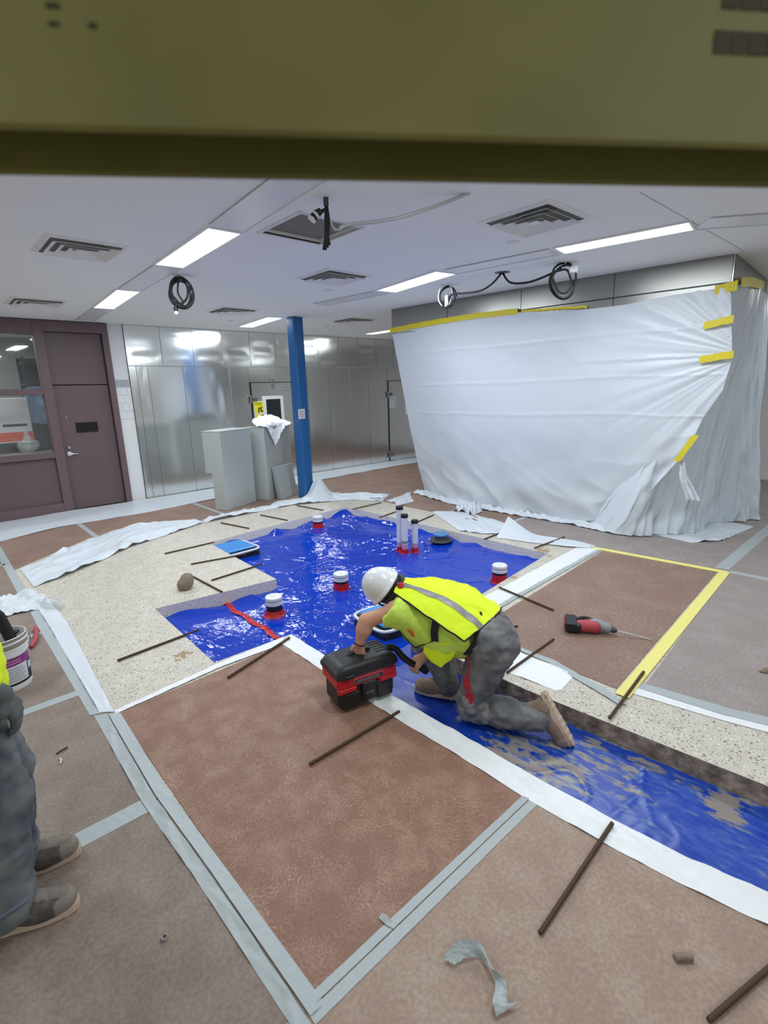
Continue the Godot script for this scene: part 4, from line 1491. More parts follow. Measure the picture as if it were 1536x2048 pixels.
func build_pit_fittings():
	var caps = [[4.22, -6.22, "capped white pipe stub with red flashing at the pit's far corner"], [2.96, -4.00, "capped white pipe stub with red flashing in the middle of the pit"], [2.15, -3.97, "capped white pipe stub with ragged red flashing nearest the red seam tape"], [4.28, -2.96, "capped white pipe stub with red flashing against the pit's terrazzo edge"]]
	for i in caps.size():
		var c = caps[i]
		var o = thing("pipe_stub", c[2], "pipe", Vector3(c[0], PIT_Y + 0.0, c[1]), i * 1.1, "capped pipe stubs in the pit")
		red_collar(o, 0.076, 0.1 if i != 2 else 0.13, 0.09 if i != 2 else 0.06, i)
		var mb = MB.new()
		mb.lathe([Vector2(0.071, 0.02), Vector2(0.071, 0.125)], 28)
		part("black_band", mb, mats["black_rubber"], o)
		mb = MB.new()
		mb.lathe([Vector2(0.07, 0.11), Vector2(0.079, 0.115), Vector2(0.079, 0.152), Vector2(0.075, 0.156), Vector2(0.079, 0.16), Vector2(0.079, 0.184), Vector2(0.073, 0.19), Vector2(0.055, 0.19), Vector2(0.05, 0.184), Vector2(0.0, 0.184)], 32)
		part("white_cap", mb, mats["white_plastic"], o)
		mb = MB.new()
		mb.xf.origin.y = 0.1575
		var ring = []
		for k in 32:
			ring.append(Vector3(cos(TAU * k / 32), 0, sin(TAU * k / 32)) * 0.0785)
		mb.tube(ring, 0.0025, 6, false, true)
		part("joint_ring", mb, mats["black_plastic"], o)
		mb = MB.new()
		mb.box(Vector3(0, 0.187, 0), Vector3(0.05, 0.006, 0.012), 0.002)
		part("cap_rib", mb, mats["white_plastic"], o)
	var pipes = [[4.30, -4.50, 0.59, "tallest of three white pipes with black caps in the pit"], [4.27, -4.38, 0.51, "middle-height white pipe with black cap, nearest of the three in the pit"], [4.40, -4.33, 0.42, "shortest of three white pipes with black caps in the pit"]]
	for i in 3:
		var c = pipes[i]
		var o = thing("standpipe", c[3], "pipe", Vector3(c[0], PIT_Y, c[1]), i, "white standpipes in the pit")
		red_collar(o, 0.042, 0.06, 0.06, i + 9)
		var mb = MB.new()
		mb.lathe([Vector2(0.04, 0.0), Vector2(0.04, 0.17)], 24)
		part("primer_band", mb, mats["pipe_pink"], o, "pink primer stained pipe foot")
		mb = MB.new()
		mb.lathe([Vector2(0.0405, 0.12), Vector2(0.0405, c[2] - 0.03)], 24)
		part("pipe_wall", mb, mats["pipe_white"], o)
		mb = MB.new()
		mb.lathe([Vector2(0.0405, c[2] - 0.04), Vector2(0.046, c[2] - 0.04), Vector2(0.046, c[2] - 0.006), Vector2(0.043, c[2]), Vector2(0.0, c[2])], 24)
		part("end_cap", mb, mats["black_rubber"], o)
		if i == 0:
			mb = MB.new()
			mb.tube([Vector3(0.04, c[2] - 0.012, 0), Vector3(0.08, c[2] - 0.004, 0.0)], 0.008, 6)
			part("cap_tab", mb, mats["black_rubber"], o)
		if i == 1:
			mb = MB.new()
			mb.lathe([Vector2(0.043, 0.135), Vector2(0.043, 0.17)], 24)
			part("clamp_band", mb, mats["grey_plastic"], o)
	# round floor drain with a blue dial cover
	var d = thing("floor_drain", "black round floor drain with blue plastic cover in the pit", "drain", Vector3(4.93, PIT_Y + 0.02, -4.36))
	var mb = MB.new()
	mb.lathe([Vector2(0.15, 0.0), Vector2(0.155, 0.015), Vector2(0.14, 0.03), Vector2(0.09, 0.035), Vector2(0.08, 0.07), Vector2(0.0, 0.07)], 32)
	part("drain_body", mb, mats["ring_drain"], d)
	mb = MB.new()
	mb.lathe([Vector2(0.1, 0.075), Vector2(0.105, 0.085), Vector2(0.105, 0.1), Vector2(0.098, 0.106), Vector2(0.0, 0.106)], 32)
	part("blue_cover", mb, mats["dial_blue"], d)
	for k in 4:
		mb = MB.new()
		mb.xf = Transform3D(Basis(Vector3.UP, k * PI / 2 + 0.4), Vector3.ZERO)
		mb.box(Vector3(0.12, 0.04, 0), Vector3(0.02, 0.012, 0.02), 0.003)
		part("clamp_bolt", mb, mats["steel_dark"], d)
	sink("square floor sink with sky-blue cover against the terrazzo point", Vector3(2.71, PIT_Y, -5.98), 0.03, 0.52, 0.5)
	sink("square floor sink with sky-blue cover under the worker's arm", Vector3(2.76, PIT_Y, -3.05), -0.1, 0.46, 0.46)


func sink(label, at, turn, w, d):
	var o = thing("floor_sink", label, "floor sink", at, turn, "square floor sinks in the pit")
	var mb = MB.new()
	mb.span(Vector3(-w / 2, -0.02, -d / 2), Vector3(w / 2, 0.07, d / 2), 0.02)
	part("basin", mb, mats["black_plastic"], o)
	# white rolled rim
	var ring = []
	for k in 40:
		var a = TAU * k / 40
		var q = Vector2(cos(a), sin(a))
		var s = pow(pow(absf(q.x), 6.0) + pow(absf(q.y), 6.0), -1.0 / 6.0)
		ring.append(Vector3(q.x * s * w * 0.53, 0.085, q.y * s * d * 0.53))
	mb = MB.new()
	mb.tube(ring, 0.014, 8, false, true)
	part("rim", mb, mats["white_plastic"], o)
	mb = MB.new()
	mb.span(Vector3(-w * 0.47, 0.066, -d * 0.47), Vector3(w * 0.47, 0.09, d * 0.47), 0.01)
	part("liner", mb, mats["black_plastic"], o)
	mb = MB.new()
	mb.span(Vector3(-w * 0.42, 0.088, -d * 0.42), Vector3(w * 0.42, 0.122, d * 0.42), 0.012)
	part("blue_cover", mb, mats["sky_blue_cover"], o)


# ---------------------------------------------------------------- tools and loose things
func build_tools():
	wet_vacuum()
	rotary_hammer()
	paint_pail()
	# stone
	var st = sdf([[Vector3(-0.02, 0.05, 0), Vector3(0.02, 0.09, 0.0), 0.062, 0.055], [Vector3(0.01, 0.06, 0.02), Vector3(0.03, 0.1, -0.02), 0.05, 0.045]], 0.008, 0.05, func(p): return -p.y, 0.004, 600.0)
	for i in st.v.size():
		st.v[i] += Vector3(1.70, 0.0, -4.93)
	single("stone", st, mats["stone"], "rounded brown fist-sized stone on the terrazzo beside the pit", "stone")
	# torn grey tape scrap in the foreground
	var A = spline([Vector3(0.985, 0.012, -0.87), Vector3(1.05, 0.045, -0.855), Vector3(1.10, 0.04, -0.80), Vector3(1.085, 0.012, -0.745), Vector3(1.05, 0.01, -0.70), Vector3(1.0, 0.03, -0.675), Vector3(0.985, 0.012, -0.65)], 8)
	var B_ = spline([Vector3(1.005, 0.008, -0.83), Vector3(1.05, 0.012, -0.815), Vector3(1.085, 0.008, -0.785), Vector3(1.07, 0.035, -0.735), Vector3(1.075, 0.03, -0.68), Vector3(1.04, 0.012, -0.645), Vector3(1.07, 0.02, -0.62)], 8)
	var sc = cloth(A, B_, 70, 8, func(u, v, p): return Vector3(0, 0.012 * absf(noise_b.get_noise_2d(u * 500, v * 130)) + BOARD + 0.001, 0), 0.0008)
	single("tape_scrap", sc, mats["grey_tape"], "torn curled grey tape scrap on the tan sheet in the foreground", "tape scrap")
	sc = cloth(xz([[0.925, -1.125], [0.928, -1.09], [0.938, -1.06]], BOARD + 0.003), xz([[0.945, -1.13], [0.95, -1.095], [0.957, -1.065]], BOARD + 0.003), 12, 3, func(u, v, p): return Vector3(0, 0.01 * sin(u * 5.0) * v + 0.004, 0), 0.0008)
	single("tape_snippet", sc, mats["grey_tape"], "small grey tape snippet on the red-brown sheet near the joint corner", "tape scrap")
	# short broken core
	var mb = MB.new()
	mb.tube([Vector3(1.555, 0.018, -0.338), Vector3(1.575, 0.0185, -0.325), Vector3(1.60, 0.018, -0.298)], [0.011, 0.0125, 0.012], 9)
	single("wood_stub", mb, mats["stone"], "short grey splintered stub on the tan sheet near the lower corner", "debris")
	# hex nut on the dusty sheet
	var nut = MB.new()
	nut.xf = Transform3D(Basis(Vector3.UP, 0.4), Vector3(0.322, BOARD, -1.605))
	var hexo = []
	var hexi = []
	for k in 6:
		hexo.append(Vector2.from_angle(TAU * k / 6) * 0.0135)
		hexi.append(Vector2.from_angle(TAU * k / 6) * 0.0075)
	for k in 6:
		var q = (k + 1) % 6
		nut.prism([hexo[k], hexo[q], hexi[q], hexi[k]], 0.0, 0.012)
	single("hex_nut", nut, mats["chrome"], "small shiny hex nut lying on the dusty sheet near the boots", "nut")
	for c in [[0.26, -3.02, 0.03, 0.3, "tiny brown wood splinter on the dusty sheet, the curved one"], [0.235, -2.93, 0.022, 1.4, "tiny pale crumb on the dusty sheet beside the wood splinter"]]:
		mb = MB.new()
		mb.xf = Transform3D(Basis(Vector3.UP, c[3]), Vector3(c[0], BOARD, c[1]))
		mb.tube(spline([Vector3(-c[2], 0.004, 0), Vector3(0, 0.01, 0.006), Vector3(c[2], 0.005, 0)], 4), 0.0045, 6)
		single("wood_splinter", mb, mats["rusty_steel"] if c[2] > 0.025 else mats["label_white"], c[4], "debris")
	# a clod at the picture's edge
	var cl = sdf([[Vector3(3.86, 0.01, -0.56), Vector3(3.9, 0.012, -0.54), 0.022, 0.018], [Vector3(3.84, 0.006, -0.58), Vector3(3.86, 0.01, -0.55), 0.012, 0.014]], 0.005, 0.01, func(p): return BOARD + 0.0005 - p.y, 0.003, 1500.0)
	single("mortar_clod", cl, mats["stone"], "small dark clod of debris on the dusty sheet past the terrazzo", "debris")


func scored_lid(L, D, y0, y1, r):
	# a lid with broad rounded shoulders, swept along its length
	var prof = []
	var n = 10
	for i in n + 1:
		var a = PI * i / n
		prof.append(Vector2(-cos(a), sin(a)))
	var rows = []
	for i in 13:
		var t = i / 12.0
		var x = lerpf(-L / 2, L / 2, t)
		var e = 1.0 - pow(absf(t - 0.5) * 2.0, 8)
		var row = []
		for p in prof:
			var px = sign(p.x) * pow(absf(p.x), 0.45)
			var py = pow(p.y, 0.45)
			row.append(Vector3(x, y0 + (y1 - y0) * py * (0.55 + 0.45 * pow(e, 0.5)), px * D / 2 * (0.93 + 0.07 * e)))
		rows.append(row)
	return rows


func wet_vacuum():
	var o = thing("wet_vacuum", "red and black portable wet vacuum standing at the trench edge", "vacuum", Vector3(1.775, BOARD + 0.004, -2.255), -0.21)
	o.scale.y = 0.83
	var L = 0.41
	var D = 0.25
	# tank: slightly tapered black tub with shaped front
	var mb = MB.new()
	var tub = func(y, gx, gz): return [Vector3(-L / 2 + gx, y, -D / 2 + gz), Vector3(L / 2 - gx, y, -D / 2 + gz), Vector3(L / 2 - gx, y, D / 2 - gz), Vector3(-L / 2 + gx, y, D / 2 - gz)]
	mb.span(Vector3(-L / 2 + 0.012, 0.012, -D / 2 + 0.012), Vector3(L / 2 - 0.012, 0.205, D / 2 - 0.012), 0.028)
	mb.span(Vector3(-L / 2 + 0.03, 0.0, -D / 2 + 0.03), Vector3(-L / 2 + 0.11, 0.03, D / 2 - 0.03), 0.012)
	mb.span(Vector3(L / 2 - 0.11, 0.0, -D / 2 + 0.03), Vector3(L / 2 - 0.03, 0.03, D / 2 - 0.03), 0.012)
	part("tank", mb, mats["black_plastic"], o)
	for s in [-1, 1]:
		mb = MB.new()
		mb.box(Vector3(s * 0.115, 0.085, D / 2 - 0.012), Vector3(0.11, 0.12, 0.016), 0.007)
		part("tank_panel", mb, mats["black_plastic"], o)
	# red mid band; its lower edge dips beside the latch
	mb = MB.new()
	var band = [[-0.205, 0.17], [-0.1, 0.172], [-0.06, 0.185], [0.06, 0.185], [0.1, 0.172], [0.205, 0.17], [0.205, 0.272], [-0.205, 0.272]]
	for i in band.size():
		pass
	mb.xf = Transform3D(Basis(Vector3.RIGHT, PI / 2), Vector3(0, 0, 0))
	mb.xf = Transform3D(Basis(), Vector3.ZERO)
	mb.span(Vector3(-L / 2, 0.185, -D / 2), Vector3(L / 2, 0.285, D / 2), 0.016)
	for s in [-1, 1]:
		mb.span(Vector3(s * 0.205 - (0.13 if s > 0 else 0.0), 0.15, D / 2 - 0.03), Vector3(s * 0.205 + (0.0 if s > 0 else 0.13), 0.2, D / 2 + 0.001), 0.012)
	part("red_body", mb, mats["red_plastic"], o)
	mb = MB.new()
	mb.span(Vector3(-0.048, 0.07, D / 2 - 0.02), Vector3(0.048, 0.205, D / 2 + 0.01), 0.008)
	var la = part("latch", mb, mats["black_plastic"], o)
	mb = MB.new()
	mb.span(Vector3(-0.03, 0.1, D / 2 + 0.009), Vector3(0.03, 0.125, D / 2 + 0.013), 0.002)
	part("latch_grip", mb, mats["steel_dark"], la)
	# name plate: dark strip with a pale border
	mb = MB.new()
	mb.span(Vector3(-0.1, 0.213, D / 2), Vector3(0.1, 0.258, D / 2 + 0.004), 0.002)
	var pl = part("name_plate", mb, mats["print_grey"], o)
	mb = MB.new()
	mb.span(Vector3(-0.095, 0.218, D / 2 + 0.003), Vector3(0.095, 0.24, D / 2 + 0.006))
	part("plate_field", mb, mats["black_plastic"], pl)
	mb = MB.new()
	mb.span(Vector3(-0.095, 0.243, D / 2 + 0.003), Vector3(0.095, 0.254, D / 2 + 0.006))
	part("plate_stripe", mb, mats["red_plastic"], pl)
	for q in [0.234, 0.226]:
		mb = MB.new()
		mb.span(Vector3(-0.085, q - 0.002, D / 2 + 0.005), Vector3(0.075, q + 0.002, D / 2 + 0.007))
		part("print_line", mb, mats["print_grey"], pl)
	for s in [-1, 1]:
		for k in 4:
			mb = MB.new()
			mb.box(Vector3(s * (0.145 + k * 0.011), 0.262, D / 2 + 0.0005), Vector3(0.004, 0.028, 0.004))
			part("vent_slot", mb, mats["dark_gap"], o)
	# lid with the handle slot, two halves of shoulders round a recess
	var rows = scored_lid(L + 0.012, D + 0.012, 0.275, 0.365, 0.06)
	mb = MB.new()
	mb.grid(rows)
	for e in [0, 12]:
		var c = Vector3.ZERO
		for p in rows[e]:
			c += p
		c /= rows[e].size()
		for k in rows[e].size() - 1:
			if e == 0:
				mb.tri(c, rows[e][k], rows[e][k + 1])
			else:
				mb.tri(c, rows[e][k + 1], rows[e][k])
		mb.tri(c, rows[e][-1], rows[e][0])
	var lid = part("lid", mb, mats["black_plastic"], o)
	mb = MB.new()
	mb.span(Vector3(-0.07, 0.34, -0.045), Vector3(0.07, 0.3662, 0.045), 0.01)
	part("handle_slot", mb, mats["dark_gap"], lid)
	mb = MB.new()
	mb.tube(spline([Vector3(-0.075, 0.362, -0.0), Vector3(-0.04, 0.374, 0.0), Vector3(0.04, 0.374, 0.0), Vector3(0.075, 0.362, 0.0)], 5), 0.012, 10)
	part("carry_handle", mb, mats["black_rubber"], lid)
	for k in 5:
		mb = MB.new()
		mb.span(Vector3(0.09, 0.3638, -0.07 + k * 0.03), Vector3(0.18, 0.3665, -0.064 + k * 0.03), 0.001)
		part("lid_rib", mb, mats["black_rubber"], lid)
	for s in [-1, 1]:
		mb = MB.new()
		mb.span(Vector3(s * 0.13 - 0.028, 0.268, D / 2 + 0.001), Vector3(s * 0.13 + 0.028, 0.298, D / 2 + 0.014), 0.004)
		part("lid_clip", mb, mats["black_plastic"], lid)
	# hose from the end of the lid to the nozzle in the worker's hand
	var loc = func(p): return (o.transform.affine_inverse() * p)
	var h = spline([Vector3(1.955, 0.305, -2.19), Vector3(2.0, 0.285, -2.16), Vector3(2.02, 0.24, -2.12), Vector3(2.05, 0.20, -2.08), Vector3(2.085, 0.175, -2.05)], 14)
	var pts = []
	var rr = []
	for i in h.size():
		pts.append(loc.call(h[i]))
		rr.append(0.0235 if i % 2 else 0.0205)
	mb = MB.new()
	mb.tube(pts, rr, 14)
	part("hose", mb, mats["black_rubber"], o)
	mb = MB.new()
	mb.tube([loc.call(Vector3(2.08, 0.18, -2.053)), loc.call(Vector3(2.11, 0.16, -2.035)), loc.call(Vector3(2.14, 0.12, -2.02))], [0.028, 0.031, 0.024], 14)
	part("nozzle", mb, mats["black_plastic"], o)


func rotary_hammer():
	var a = Vector3(3.545, BOARD, -1.80)
	var dir = Vector3(0.235, 0, 0.49).normalized()
	# local +x runs from the battery to the bit
	var o = thing("rotary_hammer", "red cordless rotary hammer with long bit lying on the floor sheet", "power drill", a, -atan2(dir.z, dir.x))
	var mb = MB.new()
	mb.box(Vector3(0.03, 0.052, 0.02), Vector3(0.09, 0.085, 0.17), 0.012, Basis(Vector3.UP, 0.1))
	var ba = part("battery", mb, mats["black_plastic"], o)
	mb = MB.new()
	mb.box(Vector3(-0.018, 0.05, 0.022), Vector3(0.006, 0.04, 0.1), 0.002, Basis(Vector3.UP, 0.1))
	part("battery_badge", mb, mats["dull_red"], ba)
	mb = MB.new()
	mb.box(Vector3(0.085, 0.05, 0.06), Vector3(0.05, 0.08, 0.09), 0.015)
	part("motor_base", mb, mats["black_plastic"], o)
	var body = sdf([[Vector3(0.1, 0.055, 0.05), Vector3(0.2, 0.05, 0.03), 0.045, 0.046], [Vector3(0.09, 0.05, -0.02), Vector3(0.18, 0.055, -0.04), 0.022, 0.026], [Vector3(0.19, 0.055, -0.035), Vector3(0.21, 0.052, 0.03), 0.03, 0.04]], 0.007, 0.02)
	part("red_housing", body, mats["dull_red"], o)
	mb = MB.new()
	mb.tube(spline([Vector3(0.07, 0.055, -0.05), Vector3(0.11, 0.065, -0.075), Vector3(0.16, 0.065, -0.075), Vector3(0.2, 0.06, -0.05)], 4), 0.018, 10)
	part("grip", mb, mats["black_rubber"], o)
	var gear = sdf([[Vector3(0.21, 0.055, -0.005), Vector3(0.285, 0.05, 0.012), 0.05, 0.034], [Vector3(0.23, 0.06, -0.03), Vector3(0.3, 0.048, 0.012), 0.03, 0.026]], 0.007, 0.03)
	part("gear_case", gear, mats["grey_plastic"], o)
	mb = MB.new()
	mb.tube([Vector3(0.29, 0.046, 0.012), Vector3(0.31, 0.044, 0.012), Vector3(0.312, 0.044, 0.012), Vector3(0.345, 0.04, 0.013), Vector3(0.365, 0.038, 0.013)], [0.029, 0.028, 0.022, 0.024, 0.012], 16)
	part("chuck", mb, mats["steel_dark"], o)
	var p = []
	var r = []
	for i in 41:
		var t = i / 40.0
		p.append(Vector3(lerpf(0.36, 0.6, t), lerpf(0.038, 0.007, t), 0.013 + 0.004 * t))
		r.append(0.0052 + 0.0014 * sin(i * 1.6))
	mb = MB.new()
	mb.tube(p, r, 8)
	part("drill_bit", mb, mats["galvanized"], o)


func paint_pail():
	var o = thing("paint_pail", "white plastic pail with purple label, mortar and a black tool in it", "bucket", Vector3(0.14, BOARD, -4.05), 0.3)
	var mb = MB.new()
	mb.lathe([Vector2(0.0, 0.0), Vector2(0.128, 0.0), Vector2(0.132, 0.012), Vector2(0.145, 0.29), Vector2(0.152, 0.292), Vector2(0.152, 0.302), Vector2(0.147, 0.305), Vector2(0.149, 0.335), Vector2(0.155, 0.337), Vector2(0.155, 0.347), Vector2(0.15, 0.35), Vector2(0.151, 0.372), Vector2(0.147, 0.375), Vector2(0.143, 0.37), Vector2(0.136, 0.2), Vector2(0.128, 0.02)], 40)
	part("pail_body", mb, mats["white_plastic"], o)
	mb = MB.new()
	mb.lathe([Vector2(0.15, 0.306), Vector2(0.1512, 0.334)], 40)
	mb.lathe([Vector2(0.1525, 0.351), Vector2(0.1535, 0.371)], 40)
	part("dried_mortar", mb, mats["mortar"], o, "smeared grey mortar on the rim")
	# label wraps the face turned to the room
	var lab = func(a0, a1, y0, y1, off):
		var rows = []
		for y in [y0, y1]:
			var row = []
			for k in 21:
				var a = lerpf(a0, a1, k / 20.0)
				var r = lerpf(0.132, 0.145, (y - 0.012) / 0.278) + off
				row.append(Vector3(r * sin(a), y, r * cos(a)))
			rows.append(row)
		var q = MB.new()
		q.grid(rows)
		return q
	var l = part("paper_label", lab.call(-1.6, 0.95, 0.05, 0.24, 0.0012), mats["label_white"], o, "white paper label with purple band")
	part("purple_band", lab.call(-1.6, 0.95, 0.185, 0.24, 0.002), mats["label_purple"], l)
	part("dark_column", lab.call(0.6, 0.95, 0.05, 0.19, 0.002), mats["label_dark"], l)
	part("dark_base", lab.call(-1.6, 0.95, 0.045, 0.06, 0.002), mats["print_black"], l)
	part("pale_box", lab.call(0.66, 0.86, 0.12, 0.17, 0.0028), mats["label_white"], l)
	for k in 6:
		part("print_line", lab.call(-1.2 + 0.05 * (k % 3), 0.45 - 0.12 * (k % 2), 0.077 + k * 0.017, 0.081 + k * 0.017, 0.0022), mats["print_grey"], l)
	for k in 2:
		part("print_line", lab.call(-0.9, 0.3, 0.2 + k * 0.018, 0.208 + k * 0.018, 0.0028), mats["pipe_pink"], l)
	mb = MB.new()
	mb.xf.origin = Vector3(0, 0.24, 0)
	var rows = []
	for i in 8:
		var row = []
		for k in 24:
			var a = -TAU * k / 24
			var r = 0.138 * (1 - i / 7.0)
			row.append(Vector3(r * cos(a), 0.03 * noise_a.get_noise_2d(r * cos(a) * 900, r * sin(a) * 900) + 0.03 * (1 - r / 0.138), r * sin(a)))
		rows.append(row)
	mb.grid(rows, false, true)
	part("mortar_mix", mb, mats["mortar"], o)
	mb = MB.new()
	var hp = []
	for k in 15:
		var a = PI * k / 14
		hp.append(Vector3(0.155 * cos(a), 0.33 - 0.13 * sin(a) * 0.6, 0.155 * sin(a) * 0.9 + 0.03))
	mb.tube(hp, 0.0025, 6)
	part("wire_bail", mb, mats["steel_dark"], o)
	# black float handle standing in the pail
	var t = thing("black_tool", "black rounded tool handle sticking out of the white pail", "hand tool", Vector3(0.14, 0.26, -4.05), 0.3)
	mb = MB.new()
	mb.tube([Vector3(0.07, 0.0, 0.02), Vector3(0.055, 0.1, 0.0), Vector3(0.03, 0.24, -0.02), Vector3(0.022, 0.275, -0.026), Vector3(0.02, 0.287, -0.027)], [0.036, 0.036, 0.036, 0.026, 0.008], 18)
	part("handle", mb, mats["black_rubber"], t)
	mb = MB.new()
	mb.box(Vector3(0.08, 0.1, -0.02), Vector3(0.05, 0.03, 0.09), 0.01, Basis(Vector3.UP, 0.6))
	part("blade_spine", mb, mats["black_plastic"], t)
	# second pail, grey inside, behind
	o = thing("grey_pail", "grey soiled pail standing behind the white paint pail", "bucket", Vector3(0.02, BOARD, -4.42), 0.0)
	mb = MB.new()
	mb.lathe([Vector2(0.0, 0.0), Vector2(0.13, 0.0), Vector2(0.15, 0.36), Vector2(0.156, 0.362), Vector2(0.156, 0.38), Vector2(0.15, 0.382), Vector2(0.145, 0.37), Vector2(0.128, 0.02), Vector2(0, 0.02)], 36)
	part("pail_body", mb, mats["grey_plastic"], o)
	mb = MB.new()
	mb.tube([Vector3(-0.15, 0.345, 0), Vector3(-0.1, 0.3, 0.13), Vector3(0.0, 0.28, 0.165), Vector3(0.1, 0.3, 0.13), Vector3(0.15, 0.345, 0)], 0.003, 6)
	part("wire_bail", mb, mats["steel_dark"], o)
	# a pink-red tool grip on the floor beside the pails
	mb = MB.new()
	mb.tube(spline([Vector3(0.33, 0.024, -4.55), Vector3(0.39, 0.03, -4.7), Vector3(0.42, 0.024, -4.95)], 5), [0.014, 0.016, 0.018, 0.018, 0.017, 0.016, 0.017, 0.018, 0.018, 0.016, 0.012], 10)
	single("red_grip_tool", mb, mats["dull_red"], "faded red tool grip lying between pail and white plastic edge", "hand tool")


# ---------------------------------------------------------------- by the back wall
func build_column_and_cabinets():
	# I-shaped steel column boxed to a rounded square, painted blue
	var c = thing("blue_column", "tall blue painted steel column in front of the stainless wall", "column", Vector3(5.06, 0, -7.78), 0.12)
	var mb = MB.new()
	mb.span(Vector3(-0.11, 0, -0.11), Vector3(0.11, CEIL, 0.11), 0.03)
	part("shaft", mb, mats["column_blue"], c)
	mb = MB.new()
	mb.span(Vector3(-0.125, CEIL - 0.015, -0.125), Vector3(0.125, CEIL, 0.125))
	part("top_collar", mb, mats["ceiling_paint"], c)
	var s = MB.new()
	s.box(Vector3(-0.09, 1.53, 0.13), Vector3(0.15, 0.17, 0.004), 0.0)
	var sg = part("paper_notice", s, mats["label_white"], c, "white paper notice taped to the column")
	for k in 4:
		s = MB.new()
		s.box(Vector3(-0.09, 1.57 - k * 0.028, 0.1325), Vector3(0.1 - 0.02 * (k % 2), 0.007, 0.002))
		part("print_line", s, mats["print_red"], sg)
	# conduit up the wall behind the column
	mb = MB.new()
	mb.tube([Vector3(6.43, 0.9, WALL_Z + 0.03), Vector3(6.43, 1.5, WALL_Z + 0.03)], 0.012, 8)
	mb.box(Vector3(6.43, 0.95, WALL_Z + 0.04), Vector3(0.07, 0.12, 0.06), 0.008)
	mb.box(Vector3(6.43, 1.52, WALL_Z + 0.03), Vector3(0.05, 0.05, 0.04), 0.006)
	single("wall_conduit", mb, mats["galvanized"], "small grey conduit and box on the stainless wall by the column", "conduit")
	# tall steel cabinet with an overhanging shoulder
	var turn = 0.42
	var o = thing("steel_cabinet", "tall galvanized cabinet with a stepped side, nearer of the two", "cabinet", Vector3(3.83, BOARD, -8.18), turn, "galvanized cabinets by the column")
	mb = MB.new()
	mb.span(Vector3(-0.36, 0, -0.1), Vector3(0.41, 1.31, 0.15), 0.004)
	part("carcass", mb, mats["galvanized"], o)
	mb = MB.new()
	mb.span(Vector3(-0.36, 0.62, -0.23), Vector3(0.405, 1.305, -0.1), 0.006)
	part("rear_hood", mb, mats["galvanized"], o)
	mb = MB.new()
	mb.span(Vector3(-0.365, 1.31, -0.235), Vector3(0.415, 1.318, 0.155), 0.002)
	part("top_sheet", mb, mats["galvanized"], o)
	o = thing("steel_cabinet", "tall galvanized cabinet with white cloth on top, beside the blue column", "cabinet", Vector3(4.86, BOARD, -8.52), turn + 0.06, "galvanized cabinets by the column")
	mb = MB.new()
	mb.span(Vector3(-0.55, 0, -0.2), Vector3(0.33, 1.31, 0.2), 0.004)
	part("carcass", mb, mats["galvanized"], o)
	mb = MB.new()
	mb.span(Vector3(-0.555, 1.31, -0.205), Vector3(0.335, 1.318, 0.205), 0.002)
	part("top_sheet", mb, mats["galvanized"], o)
	# cloth thrown over its corner
	var B0 = Basis(Vector3.UP, turn + 0.06)
	var W = func(p): return B0 * p + Vector3(4.86, BOARD, -8.52)
	var A = []
	var D = []
	for q in [[-0.62, 1.34, 0.05, -0.62, 1.33, 0.24], [-0.45, 1.40, -0.1, -0.5, 1.28, 0.25], [-0.3, 1.43, -0.15, -0.38, 1.1, 0.25], [-0.1, 1.46, -0.18, -0.28, 0.97, 0.245], [0.1, 1.47, -0.18, -0.12, 1.12, 0.25], [0.24, 1.45, -0.15, 0.05, 1.26, 0.25], [0.32, 1.42, -0.1, 0.22, 1.29, 0.25], [0.36, 1.36, 0.0, 0.36, 1.3, 0.23]]:
		A.append(W.call(Vector3(q[0], q[1], q[2])))
		D.append(W.call(Vector3(q[3], q[4], q[5])))
	A = spline(A, 5)
	D = spline(D, 5)
	var rows = []
	for i in 71:
		var u = i / 70.0
		var a = along(A, u)
		var d = along(D, u)
		var e = W.call(Vector3(lerpf(-0.62, 0.36, u), 1.345, 0.225))
		e = e.lerp(a, 0.12)
		var row = []
		for j in 25:
			var p = along([a, e, d], j / 24.0)
			var n = noise_a.get_noise_2d(u * 260, j * 4.0)
			row.append(p + Vector3(0, 0.045, 0) * (n + 0.5) * (1.0 if j < 12 else 0.3) + B0 * Vector3(0, 0, 0.03) * absf(noise_b.get_noise_2d(u * 300 + j * 3.0, j * 5.0)))
		rows.append(row)
	var cl = MB.new()
	cl.sheet(rows, 0.002, (rows[0][1] - rows[0][0]).cross(rows[1][0] - rows[0][0]).y < 0)
	single("white_cloth", cl, mats["white_paper"], "crumpled white plastic cloth over the cabinet corner", "cloth")
	# loose steel panels leaning beside the column
	for k in 3:
		o = MB.new()
		o.xf = Transform3D(Basis(Vector3.UP, turn - 0.05) * Basis(Vector3.RIGHT, -0.14), Vector3(4.88 - k * 0.012, BOARD + 0.003, -8.07 - k * 0.032))
		o.span(Vector3(-0.25, 0, -0.006), Vector3(0.25, 0.6 - k * 0.006, 0.006), 0.003)
		o.span(Vector3(-0.25, 0, -0.012), Vector3(-0.235, 0.6 - k * 0.006, 0.012), 0.002)
		single("leaning_sheet", o, mats["galvanized"], ["foremost loose steel panel leaning by the blue column", "middle loose steel panel leaning by the blue column", "rearmost loose steel panel leaning by the blue column"][k], "metal panel", "steel panels leaning by the column")


# ---------------------------------------------------------------- exhaust hood wrapped in plastic
func hood_x(z):
	return 5.98 + (z + 6.35) * 0.119


